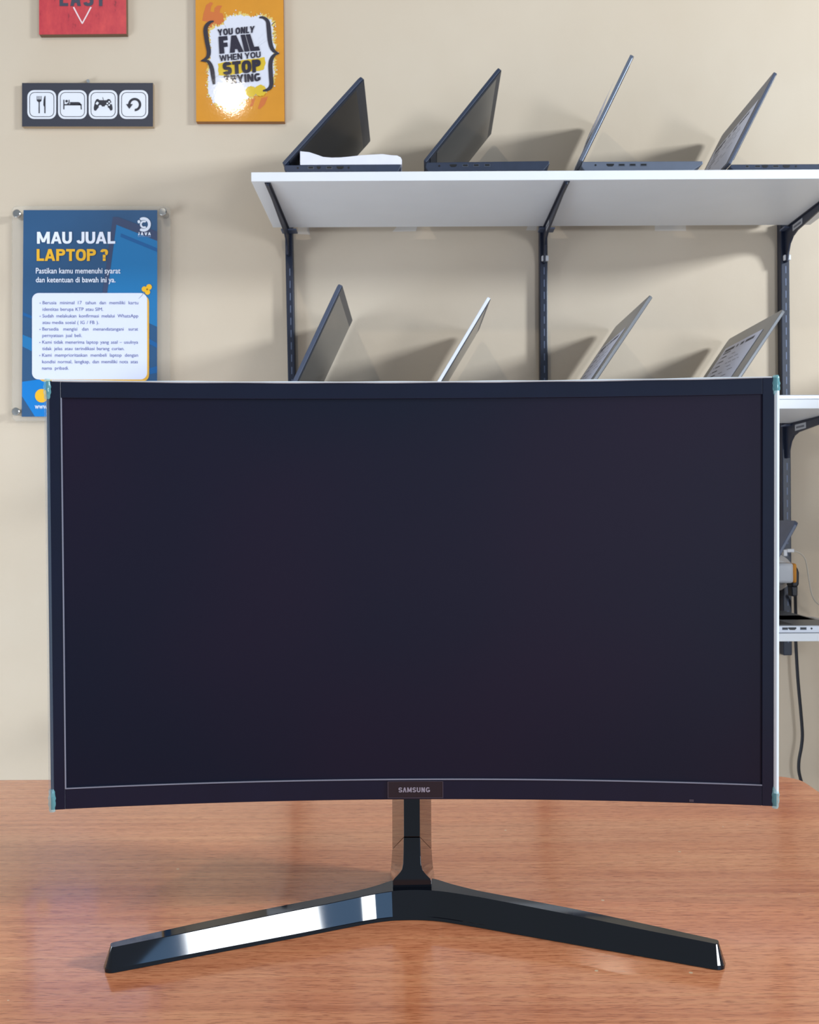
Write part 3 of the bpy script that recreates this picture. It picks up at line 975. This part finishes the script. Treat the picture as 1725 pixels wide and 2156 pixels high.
splash = [(330, 500), (420, 440), (560, 410), (600, 290), (740, 250), (860, 240), (1000, 290), (1150, 250), (1280, 300), (1360, 360), (1375, 480), (1370, 650), (1405, 760), (1390, 900), (1375, 1050), (1400, 1150), (1380, 1280), (1345, 1420), (1260, 1500), (1100, 1560), (950, 1630), (860, 1640), (800, 1720), (620, 1755), (470, 1735), (380, 1680), (320, 1540), (300, 1400), (310, 1200), (320, 1000), (345, 800), (325, 620)]
big = [((x - 850) * 1.045 + 855, (y - 1000) * 1.03 + 992) for x, y in splash]
mb = MB()
fan(mb, [g(x, y) for x, y in jag(big, 34, 16, 3)], Y0 - 0.0016, 0)
fan(mb, [g(x, y) for x, y in jag(splash, 20, 16, 5)], Y0 - 0.0019, 1)
rnd = random.Random(9)
for k in range(60):
    i = rnd.randrange(len(big)); x, y = big[i]
    f_ = rnd.uniform(1.0, 1.06)
    x, y = (x - 850) * f_ + 850 + rnd.uniform(-25, 25), (y - 1000) * f_ + 1000 + rnd.uniform(-25, 25)
    flat(mb, [g(*c) for c in circle(x, y, rnd.uniform(4, 12), 7)], Y0 - 0.0019 - 0.00001 * k, rnd.choice((0, 1)))
mb.build('splash_print', [gl('splash_cream', (228, 198, 112)), gl('splash_white', (222, 222, 232))], og)
M_do, M_ye = gl('dark_orange_print', (208, 116, 62)), gl('yellow_print', (220, 186, 54))
for pl in ([(205, 340), (225, 220), (270, 80), (340, 35), (385, 50), (350, 110), (335, 190), (400, 200), (410, 130), (460, 90), (535, 95), (500, 150), (490, 210), (540, 220), (570, 330), (500, 410), (350, 480), (290, 360)],
           [(1010, 1600), (1080, 1620), (1040, 1750), (980, 1760), (1020, 1680)], [(1180, 1620), (1290, 1590), (1240, 1720), (1160, 1800), (1120, 1790)]):
    mb = MB()
    flat(mb, [g(x, y) for x, y in pl], Y0 - 0.0015, 0)
    mb.build('quote_mark', M_do, og)
for k, pl in enumerate((jag([(460, 1045), (560, 1030), (1240, 945), (1245, 1040), (1215, 1160), (1100, 1172), (560, 1250), (480, 1240)], 8, 30, 6), jag(circle(1005, 1510, 88), 6, 12, 7), jag(circle(1165, 1495, 94), 6, 12, 8))):
    mb = MB()
    flat(mb, [g(x, y) for x, y in pl], Y0 - (0.0022, 0.0027, 0.0028)[k], 0)
    mb.build('brush_mark', M_ye, og)
YT = Y0 - 0.0032
SG = lambda pts: [g(x, y) for x, y in pts]
sc_ = lambda ws: [w / 7.841 for w in ws]
mb = MB()
stroke(mb, SG([(392, 350), (330, 368), (272, 430), (258, 520), (284, 700), (312, 850), (285, 950), (180, 1005)]), sc_([24, 48, 64, 72, 72, 70, 54, 8]), YT)
stroke(mb, SG([(180, 1008), (285, 1008), (335, 1060), (365, 1150), (382, 1260), (398, 1390)]), sc_([8, 44, 62, 70, 66, 40]), YT - 0.0001)
mb.build('brace', gl('brace_charcoal', (60, 56, 64)), og)
mb = MB()
stroke(mb, SG([(1145, 287), (1212, 290), (1280, 345), (1300, 450), (1318, 650), (1348, 780), (1400, 850), (1478, 882)]), sc_([26, 42, 60, 72, 72, 66, 48, 6]), YT)
stroke(mb, SG([(1478, 884), (1400, 905), (1350, 970), (1330, 1070), (1338, 1250), (1345, 1395), (1300, 1470), (1205, 1500)]), sc_([6, 44, 62, 70, 70, 68, 54, 26]), YT - 0.0001)
mb.build('brace', gl('brace_charcoal', (60, 56, 64)), og)
mb = MB()
YT = Y0 - 0.0036
for t_, qd, asp, bo, gp in (('YOU ONLY', ((452, 484), (1072, 426), (1062, 538), (466, 590)), 5.5, 0.23, 0.09), ('FAIL', ((472, 604), (1062, 556), (1160, 832), (488, 888)), 2.3, 0.285, 0.05),
                   ('WHEN YOU', ((482, 908), (1166, 848), (1172, 946), (494, 1012)), 6.6, 0.22, 0.09), ('STOP', ((538, 1028), (1165, 976), (1172, 1186), (550, 1240)), 2.95, 0.29, 0.06),
                   ('TRYING', ((556, 1250), (1165, 1204), (1166, 1334), (580, 1388)), 4.4, 0.25, 0.08)):
    bold_text(mb, t_, [g(*c) for c in qd], YT, asp, bo, gp)
mb.build('lettering', gl('letter_charcoal', (52, 48, 60)), og)

# --- red poster
Y0 = YW - 0.014
g = zm(70, 0, 8.214)
rd = empty('red_poster', at(174, 73, Y0), 'weathered red poster board at the top left, white chevron under dark letters', 'poster')
q = [g(100, -1640), g(1600, -1640), g(1612, 588), g(104, 600)]
fr = [at(x, y, Y0) for x, y in q]
MB().hexa([p_ + Vector((0, 0.0138, 0)) for p_ in fr], fr).build('board', mat('red_edge_board', (110, 84, 62), rough=0.6), rd)


def red_material():
    m = mat('red_print', (204, 66, 74), rough=0.4)
    nt = m.node_tree
    b = nt.nodes['Principled BSDF']
    tc = nt.nodes.new('ShaderNodeTexCoord')
    n = nt.nodes.new('ShaderNodeTexNoise'); n.inputs['Scale'].default_value = 24; n.inputs['Detail'].default_value = 8; n.inputs['Roughness'].default_value = 0.7
    mp = nt.nodes.new('ShaderNodeMapping'); mp.inputs['Scale'].default_value = (1.4, 1, 0.7)
    nt.links.new(tc.outputs['Object'], mp.inputs['Vector']); nt.links.new(mp.outputs['Vector'], n.inputs['Vector'])
    r = nt.nodes.new('ShaderNodeValToRGB')
    e = r.color_ramp.elements
    e[0].position = 0.31; e[0].color = lin((70, 34, 42)); e[1].position = 0.42; e[1].color = lin((190, 56, 68))
    k = e.new(0.7); k.color = lin((212, 74, 76))
    nt.links.new(n.outputs['Fac'], r.inputs['Fac']); nt.links.new(r.outputs['Color'], b.inputs['Base Color'])
    return m


MB().hexa([p_ + Vector((0, -0.0002, 0)) for p_ in fr], [p_ + Vector((0, -0.0012, 0)) for p_ in fr]).build('red_print', red_material(), rd)
mb = MB()
for ch, x0, x1 in (('L', 455, 605), ('A', 640, 826), ('S', 866, 1042), ('T', 1080, 1254)):
    bold_text(mb, ch, [g(*c) for c in tbox(x0, -175, x1, 105)], Y0 - 0.0018, (x1 - x0) / 280, 0.22 if ch != 'T' else 0.215)
mb.build('lettering', mat('letter_slate', (66, 66, 82), rough=0.4), rd)
mb = MB()
stroke(mb, [g(*c) for c in ((697, 122), (772, 265), (848, 405))], [3.0, 2.8, 2.6], Y0 - 0.0018)
stroke(mb, [g(*c) for c in ((1000, 122), (925, 265), (846, 410))], [3.0, 2.8, 2.6], Y0 - 0.0019)
mb.build('chevron', mat('chevron_white', (240, 214, 216), rough=0.4), rd)

# --- acrylic notice
Y0 = YW - 0.022
g = zm(0, 420, 4.492)
nt_ = empty('acrylic_notice', at(190, 880, Y0), 'blue printed laptop buying notice in a clear acrylic holder on four steel studs', 'notice')
q = [g(*c) for c in rrect(112, 62, 1612, 2098, 46)]
fr = [at(x, y, Y0 - 0.003) for x, y in q]
fr2 = [at(x, y, Y0 + 0.001) for x, y in q]
m_ac = mat('clear_acrylic', (236, 240, 240), rough=0.05, spec=0.4, alpha=0.05)
MB().hexa(fr2, fr).build('acrylic_panel', m_ac, nt_, bevel=0.0006)
ib = MB()
ringstrip(ib, [g(*c) for c in rrect(112, 62, 1612, 2098, 46)], [g(*c) for c in rrect(118, 68, 1606, 2092, 44)], Y0 - 0.0033)
ib.build('panel_edge', mat('acrylic_edge', (176, 168, 150), rough=0.2, alpha=0.38), nt_)
for x, y in ((165, 138), (1543, 120), (155, 2008), (1548, 2008)):
    p_ = at(*g(x, y), Y0 - 0.003)
    mb = MB()
    rings = []
    for yy, r_ in ((YW - 0.0005, 0.008), (Y0 - 0.0035, 0.008), (Y0 - 0.0036, 0.0096), (Y0 - 0.008, 0.0096), (Y0 - 0.0095, 0.0078), (Y0 - 0.0097, 0.003)):
        rings.append([(p_.x + r_ * math.cos(2 * math.pi * k / 20), yy, p_.z + r_ * math.sin(2 * math.pi * k / 20)) for k in range(20)])
    mb.loft(rings)
    mb.build('standoff_stud', M_chrome, nt_, smooth=True, angle=30)


def pr(name, rgb):
    return mat(name, rgb, rough=0.38, spec=0.4)


B = Y0 - 0.0040
mb = MB()
flat(mb, [g(*c) for c in ((222, 100), (1488, 100), (1486, 2052), (205, 2055))], B, 0)
mb.build('sheet_print', mat('notice_navy', (40, 82, 122), rough=0.38, noise=0.10, nscale=5), nt_)
mb = MB()
flat(mb, [g(*c) for c in ((1098, 236), (1488, 390), (1487, 1205), (1300, 1120), (1000, 900))], B - 0.0004, 1)
flat(mb, [g(*c) for c in ((1068, 165), (1112, 165), (1488, 305), (1488, 392), (1100, 238), (1012, 900), (968, 900))], B - 0.0008, 0)
flat(mb, [g(*c) for c in ((1145, 322), (1487, 462), (1487, 496), (1140, 352))], B - 0.0008, 2)
mb.build('laptop_print', [pr('print_slate', (60, 74, 106)), pr('print_blue', (32, 116, 172)), pr('print_mid_blue', (26, 92, 150)), pr('print_bright_blue', (0, 122, 200))], nt_)
PC = [pr('print_slate', (60, 74, 106)), pr('print_blue', (32, 116, 172)), pr('print_mid_blue', (26, 92, 150)), pr('print_bright_blue', (0, 122, 200))]
for pl, dy, k in (
    (((217, 1065), (330, 1112), (330, 1140), (216, 1096)), 0.0004, 2),
    (((213, 1278), (330, 1325), (330, 1450), (212, 1390)), 0.0004, 1),
    (((209, 1724), (400, 1698), (900, 1698), (900, 2053), (330, 2053), (208, 1862)), 0.0006, 3),
    (((1400, 1310), (1487, 1360), (1487, 1405), (1400, 1360)), 0.0004, 2),
    (((1400, 1600), (1487, 1575), (1487, 1640), (1400, 1655)), 0.0004, 2),
):
    mb = MB()
    flat(mb, [g(*c) for c in pl], B - dy)
    mb.build('blue_band', PC[k], nt_)
mb = MB()
flat(mb, [g(*c) for c in rrect(360, 905, 1410, 1722, 62)], B - 0.0010, 1)
flat(mb, [g(*c) for c in rrect(303, 885, 1392, 1702, 62)], B - 0.0014, 0)
mb.build('text_card', [pr('card_white', (222, 226, 246)), pr('card_yellow', (232, 176, 64))], nt_)
mb = MB()
flat(mb, [g(*c) for c in circle(395, 1856, 64)], B - 0.0016, 0)
mb.build('round_dot', pr('pin_yellow', (240, 184, 40)), nt_)
mb = MB()
for cx, cy, r_ in ((1410, 828, 27), (1366, 848, 26), (1396, 876, 25), (1388, 850, 22)):
    flat(mb, [g(*c) for c in circle(cx, cy, r_, 18)], B - 0.0016 - r_ * 1e-5, 0)
flat(mb, [g(*c) for c in circle(1392, 850, 9, 12)], B - 0.0022, 1)
stroke(mb, [g(*c) for c in ((1365, 880), (1335, 915), (1312, 938))], [1.4, 1.2, 0.8], B - 0.0018, 2)
mb.build('flower_pin', [pr('pin_yellow', (240, 184, 40)), pr('pin_brown', (150, 104, 30)), pr('pin_grey', (160, 166, 180))], nt_)
# logo
mb = MB()
gz = zm(270, 440, 24.64)
def arc(cx, cy, ro, ri, a0, a1, n=26):
    o_ = [(cx + ro * math.cos(math.radians(a0 + (a1 - a0) * k / n)), cy + ro * math.sin(math.radians(a0 + (a1 - a0) * k / n))) for k in range(n + 1)]
    i_ = [(cx + ri * math.cos(math.radians(a0 + (a1 - a0) * k / n)), cy + ri * math.sin(math.radians(a0 + (a1 - a0) * k / n))) for k in range(n + 1)]
    vs = [at(*gz(x, y), B - 0.0016) for x, y in o_ + i_]
    mb.add(vs, [(i, i + 1, n + 2 + i, n + 1 + i) for i in range(n)])
arc(800, 800, 375, 225, -120, 120)
arc(815, 800, 205, 110, 60, 300)
flat(mb, [gz(*c) for c in circle(668, 520, 62)], B - 0.0017)
flat(mb, [gz(*c) for c in circle(672, 1080, 66)], B - 0.0017)
flat(mb, [gz(*c) for c in circle(878, 648, 46)], B - 0.0018)
flat(mb, [gz(*c) for c in circle(878, 948, 46)], B - 0.0018)
flat(mb, [gz(*c) for c in circle(555, 660, 72, ry=86)], B - 0.0017)
for ch, x0, x1 in (('J', 500, 590), ('A', 652, 790), ('V', 845, 990), ('A', 1030, 1172)):
    bold_text(mb, ch, [gz(*c) for c in tbox(x0, 1205, x1, 1365)], B - 0.0016, (x1 - x0) / 160, 0.3)
mb.build('logo', pr('logo_white', (228, 234, 246)), nt_)
mb = MB()
rnd = random.Random(2)
x = 495
while x < 1165:
    w_ = rnd.choice((26, 34, 40))
    flat(mb, [gz(*c) for c in tbox(x, 1392 + rnd.uniform(0, 14), x + w_, 1448 + rnd.uniform(0, 14))], B - 0.0016)
    x += w_ + rnd.choice((12, 18, 24))
mb.build('small_print', pr('small_print_blue', (110, 150, 200)), nt_)
# headings
mb = MB()
bold_text(mb, 'MAU JUAL', [g(*c) for c in tbox(350, 306, 1090, 418)], B - 0.0018, 740 / 112, 0.245, 0.09)
text_quad(mb, 'Pastikan kamu memenuhi syarat', [g(*c) for c in tbox(340, 648, 1138, 716)], B - 0.0018, 0.012)
text_quad(mb, 'dan ketentuan di bawah ini ya.', [g(*c) for c in tbox(340, 734, 1092, 800)], B - 0.0018, 0.012)
text_quad(mb, 'www.', [g(*c) for c in tbox(330, 1948, 455, 1980)], B - 0.0018, 0.012)
bold_text(mb, 'LAPTOP ?', [g(*c) for c in tbox(347, 469, 1022, 581)], B - 0.0018, 675 / 112, 0.24, 0.08, 1)
mb.build('heading', [pr('heading_white', (234, 238, 250)), pr('heading_yellow', (240, 182, 46))], nt_)
mb = MB()
cap = [v for v in glyphs('H')[0]]
caph = max(v[1] for v in cap) - min(v[1] for v in cap)
body = [('Berusia minimal 17 tahun dan memiliki kartu', 1308, 1, 991), ('identitas berupa KTP atau SIM.', 975, 0, 1053), ('Sudah melakukan konfirmasi melalui WhatsApp', 1308, 1, 1116),
        ('atau media sosial ( IG / FB ).', 935, 0, 1178), ('Bersedia mengisi dan menandatangani surat', 1306, 1, 1240), ('pernyataan jual beli.', 775, 0, 1301),
        ('Kami tidak menerima laptop yang asal – usulnya', 1306, 1, 1364), ('tidak jelas atau terindikasi barang curian.', 1176, 0, 1425), ('Kami memprioritaskan membeli laptop dengan', 1306, 1, 1487),
        ('kondisi normal, lengkap, dan memiliki nota atas', 1304, 1, 1549), ('nama pribadi.', 650, 0, 1610)]
SC = 31.0 / caph
for i, (line, xr, just, base) in enumerate(body):
    words = line.split(' ')
    x0 = 403 - 0.5 * i
    gw = [glyphs(w_, 0.0) for w_ in words]
    wid = [max(v[0] for v in vs) - min(v[0] for v in vs) for vs, fs in gw]
    tot = sum(wid) * SC
    gap = (xr - x0 - tot) / max(1, len(words) - 1)
    sx = 1.0
    if gap < 9:
        sx = (xr - x0 - 9 * (len(words) - 1)) / tot
        gap = 9
    x = x0
    for (vs, fs), w_ in zip(gw, wid):
        m0 = min(v[0] for v in vs)
        mb.add([at(*g(x + (vx - m0) * SC * sx, base - vy * SC), B - 0.0019) for vx, vy in vs], fs)
        x += w_ * SC * sx + gap
    if i in (0, 2, 4, 6, 8):
        flat(mb, [g(*c) for c in circle(380 - 0.5 * i, base - 11, 5, 10)], B - 0.0019)
mb.build('body_text', pr('body_text_blue', (84, 92, 150)), nt_)

# ------------------------------------------------------------------ the curved monitor
R = 1.81
HW = 0.2712                                    # half width of the panel
ZB0, ZT0 = TZ + 0.0965, TZ + 0.4165            # panel bottom and top
YC = 0.7275                                    # depth of the front at its centre
XC = at(868.5, 1085, 0.71).x
TILT = math.radians(-1.2)
ZM = (ZB0 + ZT0) / 2
CT, ST = math.cos(TILT), math.sin(TILT)


def pan(u, z, d):
    """panel point: u along the chord, z height, d behind the front surface"""
    a = math.asin(u / R)
    x = (R + d) * math.sin(a)
    y = YC - R + (R + d) * math.cos(a)
    yy, zz = y - YC, z - ZM
    return Vector((XC + x, YC + yy * CT + zz * ST, ZM - yy * ST + zz * CT))


mon = empty('curved_monitor', (XC, 0.72, TZ), 'large black curved monitor on a spread V stand, standing on the wooden table', 'monitor')


def slab(mb, u0, u1, z0, z1, d0, d1, n=40, mi=0):
    rings = []
    for k in range(n + 1):
        u = u0 + (u1 - u0) * k / n
        rings.append([pan(u, z0, d0), pan(u, z1, d0), pan(u, z1, d1), pan(u, z0, d1)])
    mb.loft(rings, mi=mi)


UL, UR = -0.2608, 0.2608
ZI0, ZI1 = ZB0 + 0.0155, ZT0 - 0.0125
# rear housing: a curved shell that swells towards the middle
mb = MB()
nu, nz = 48, 20
fr, bk = [], []
for i in range(nu + 1):
    u = -HW + 0.0012 + (2 * HW - 0.0024) * i / nu
    for j in range(nz + 1):
        z = ZB0 + 0.001 + (ZT0 - ZB0 - 0.002) * j / nz
        s, t = abs(u) / HW, abs((z - ZM) / ((ZT0 - ZB0) / 2))
        d = 0.006 + 0.040 * (max(0, 1 - s ** 3.0)) * max(0, 1 - t ** 4) ** 0.8
        fr.append(pan(u, z, 0.0035)); bk.append(pan(u, z, d))
n1_ = len(fr)
fs = []
idx = lambda i, j: i * (nz + 1) + j
for i in range(nu):
    for j in range(nz):
        fs.append((idx(i, j), idx(i + 1, j), idx(i + 1, j + 1), idx(i, j + 1)))
        fs.append(tuple(n1_ + q_ for q_ in (idx(i, j), idx(i, j + 1), idx(i + 1, j + 1), idx(i + 1, j))))
for i in range(nu):
    for j in (0, nz):
        fs.append((idx(i, j), idx(i + 1, j), n1_ + idx(i + 1, j), n1_ + idx(i, j)))
for j in range(nz):
    for i in (0, nu):
        fs.append((idx(i, j), idx(i, j + 1), n1_ + idx(i, j + 1), n1_ + idx(i, j)))
mb.add(fr + bk, fs)
mb.build('rear_housing', M_house, mon, smooth=True)
# bezel ring
mb = MB()
slab(mb, -HW, UL, ZB0, ZT0, 0.0, 0.004, 6)
slab(mb, UR, HW, ZB0, ZT0, 0.0, 0.004, 6)
slab(mb, UL, UR, ZI1, ZT0, 0.0002, 0.004, 40)
slab(mb, UL, UR, ZB0, ZI0, 0.0002, 0.004, 40)
mb.build('bezel', M_bezel, mon, bevel=0.0004, seg=2)
mb = MB()
slab(mb, UL - 0.0005, UR + 0.0005, ZI0 - 0.0005, ZI1 + 0.0005, 0.0016, 0.0034, 48)
mb.build('screen', M_screen, mon, smooth=True)
# painted glint: pale strip along the bottom and left inner edge of the bezel
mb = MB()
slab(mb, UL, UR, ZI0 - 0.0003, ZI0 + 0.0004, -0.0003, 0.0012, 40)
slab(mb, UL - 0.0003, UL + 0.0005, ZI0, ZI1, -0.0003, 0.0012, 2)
mb.build('bezel_glint', M_glint, mon)['label'] = 'thin pale glint painted along the inner edge of the bezel'
# clear protective film folded round the rim; right and top strips painted as lit
mb = MB()
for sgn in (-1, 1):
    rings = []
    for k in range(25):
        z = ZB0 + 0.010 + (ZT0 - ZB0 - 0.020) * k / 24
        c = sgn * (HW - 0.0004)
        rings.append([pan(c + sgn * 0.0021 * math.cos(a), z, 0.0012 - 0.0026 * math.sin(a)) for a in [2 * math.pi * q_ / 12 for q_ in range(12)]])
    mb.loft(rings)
    mb.build('edge_film', M_film_lit if sgn > 0 else M_film, mon, smooth=True)
    mb = MB()
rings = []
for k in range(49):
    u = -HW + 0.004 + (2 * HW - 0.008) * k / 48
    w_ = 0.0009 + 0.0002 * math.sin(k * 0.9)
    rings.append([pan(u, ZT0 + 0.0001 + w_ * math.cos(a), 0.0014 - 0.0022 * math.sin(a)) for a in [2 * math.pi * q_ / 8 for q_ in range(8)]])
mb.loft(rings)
mb.build('edge_film', M_film_lit, mon, smooth=True)
# teal tinted folds at the four corners
for sgn in (-1, 1):
    for z0, z1 in ((ZB0 - 0.0016, ZB0 + 0.0155), (ZT0 - 0.0135, ZT0 + 0.0016)):
        mb = MB()
        rings = []
        for k in range(11):
            t = k / 10
            z = z0 + (z1 - z0) * t
            sw = math.sin(math.pi * min(1, max(0, 0.12 + 0.76 * t))) ** 0.4
            c = sgn * (HW - 0.0008)
            rings.append([pan(c + sgn * 0.0030 * sw * math.cos(a) * (1 + 0.12 * math.sin(k * 2.3)), z, 0.0014 - 0.0032 * sw * math.sin(a)) for a in [2 * math.pi * q_ / 12 for q_ in range(12)]])
        mb.loft(rings)
        mb.build('corner_film', M_film_teal, mon, smooth=True)['label'] = 'teal tinted clear film folded over the corner'
# maker's plate
PX = lambda px: (px - 868.5) * (0.7275 / F)
u0, u1 = PX(813.5), PX(931)
zb_, zt_ = ZB0 + 0.0012, ZI0 - 0.0012
mb = MB(); slab(mb, u0, u1, zb_, zt_, -0.0004, 0.0003, 6, 0)
bd = mb.build('badge', M_badge, mon)
mb = MB()
for (a, b, c, d) in ((u0, u0 + .0006, zb_, zt_), (u1 - .0006, u1, zb_, zt_), (u0, u1, zb_, zb_ + .0005), (u0, u1, zt_ - .0004, zt_)):
    slab(mb, a, b, c, d, -0.0006, 0.0, 6)
mb.build('badge_edge', M_badge_edge, bd)
mb = MB()
fnb = lambda px, py, Y: pan(PX(px), py, -0.0008)
zc = (zb_ + zt_) / 2
lh = 0.0019
xs = [(836.5, 844.5, 'S'), (845.5, 853.5, 'Λ'), (854.8, 864.5, 'M'), (866, 873.5, 'S'), (875, 883, 'U'), (884.8, 892.5, 'N'), (894.2, 903, 'G')]
for a, b, ch in xs:
    bold_text(mb, ch, ((a, zc + lh), (b, zc + lh), (b, zc - lh), (a, zc - lh)), 0, (b - a) * 0.00036 / (2 * lh), 0.24, 0.1, fn=lambda px, py, Y: pan(PX(px), py, -0.0008 + Y))
mb.build('lettering', M_logo, bd)
mb = MB(); slab(mb, PX(1441), PX(1450), ZB0 + 0.0012, ZB0 + 0.0030, -0.0003, 0.0003, 2)
mb.build('indicator_mark', M_badge_edge, mon)

# stand: spread legs swept from tip to tip
st = [  # lower front edge on the table (photo pixels), height, width of the top face
    ((243, 2047.6), .0153, .0092), ((330, 2031), .0160, .0115), ((446, 2008.3), .0168, .0132), ((600, 1979), .0182, .0134), ((686, 1962.3), .0187, .0134),
    ((770, 1946), .0196, .0136), ((810, 1940), .0203, .017), ((838, 1937.6), .0208, .024), ((870, 1937), .0211, .031), ((902, 1937.8), .0211, .026),
    ((935, 1941), .0211, .018), ((985, 1949), .0210, .0135), ((1027, 1956.3), .0208, .0124), ((1200, 1987), .0190, .0126), ((1346, 2012.9), .0170, .0116),
    ((1440, 2029.7), .0161, .0098), ((1504, 2041.2), .0155, .0085)]
base_pts = [onz(p_[0], p_[1], TZ + 0.0004) for p_, h_, w_ in st]
prm = smooth_path([(h_, w_, 0) for p_, h_, w_ in st], 6)
cen = smooth_path(base_pts, 6)
rings = []
for i, (a, q_) in enumerate(zip(cen, prm)):
    tn = cen[min(i + 2, len(cen) - 1)] - cen[max(i - 2, 0)]
    tn.z = 0
    tn.normalize()
    nb = Vector((-tn.y, tn.x, 0))
    a2 = a + nb * 0.0005; a2.z = TZ + 0.0026
    a3 = a + nb * 0.0009; a3.z = TZ + 0.0029
    b1 = a + nb * 0.0052; b1.z = TZ + q_.x
    b2 = a + nb * 0.0056; b2.z = TZ + q_.x + 0.0004
    c1 = b2 + nb * (q_.y - 0.0015)
    c2 = c1 + nb * 0.0005; c2.z = TZ + q_.x - 0.0004
    d = c2 + nb * 0.0035; d.z = TZ + 0.0004
    rings.append([a, a2, a3, b1, b2, c1, c2, d])


def tip(ring, inner):
    out = ring[0] - inner[0]
    out.z = 0
    out.normalize()
    nb = ring[5] - ring[4]
    nb.z = 0
    nb.normalize()
    res = []
    for o_, l_ in ((0.0024, 0.0003), (0.0044, 0.0012), (0.0058, 0.0026), (0.0064, 0.0042)):
        r_ = []
        for k, p_ in enumerate(ring):
            low = 1.0 if k in (0, 1, 7) else (0.93 if k == 2 else 0.34)
            r_.append(p_ + out * o_ * low + nb * (l_ if k < 5 else -l_) * (1.0 if k in (0, 1, 2, 7) else 0.72))
        res.append(r_)
    return res


rings = tip(rings[0], rings[4])[::-1] + rings + tip(rings[-1], rings[-5])
MB().loft(rings).build('stand_base', M_black_gloss, mon, smooth=True, angle=11)
# neck
X0 = at(867.8, 1800, 0.75).x


def neck_ring(hf, hb, wf, wb, yf, yb):
    r_ = 0.0
    return [(X0 - wf, yf, TZ + hf), (X0 + wf, yf, TZ + hf), (X0 + wb, yb, TZ + hb), (X0 + wb * 0.8, yb + 0.006, TZ + hb), (X0 - wb * 0.8, yb + 0.006, TZ + hb), (X0 - wb, yb, TZ + hb)]


lower = [(0.00400, 0.00100, 0.01540, 0.01960, 0.75150, 0.83200), (0.02620, 0.00400, 0.01540, 0.01920, 0.75150, 0.83100), (0.02800, 0.00500, 0.01400, 0.01900, 0.75186, 0.83000), (0.03000, 0.00620, 0.01180, 0.01870, 0.75226, 0.82900),
         (0.03250, 0.00800, 0.00950, 0.01840, 0.75276, 0.82800), (0.03450, 0.01000, 0.00800, 0.01820, 0.75316, 0.82700), (0.03900, 0.01350, 0.00710, 0.01790, 0.75406, 0.82600), (0.04600, 0.01800, 0.00680, 0.01750, 0.75546, 0.82500), (0.05830, 0.02500, 0.00655, 0.01720, 0.75792, 0.82500)]
MB().loft([neck_ring(*r_) for r_ in lower]).build('neck_socket', M_black_gloss, mon, smooth=True, bevel=0.0004, angle=25)
upper = [(0.0587, 0.0255, .00640, .0170, .7581, .8248), (0.115, 0.09, .0064, .0169, .7693, .8275), (0.14, 0.13, .0064, .0168, .7670, .829), (0.22, 0.22, .0063, .0168, .7600, .832)]
MB().loft([neck_ring(*r_) for r_ in upper]).build('neck', M_black_gloss, mon, smooth=True, bevel=0.0004, angle=25)
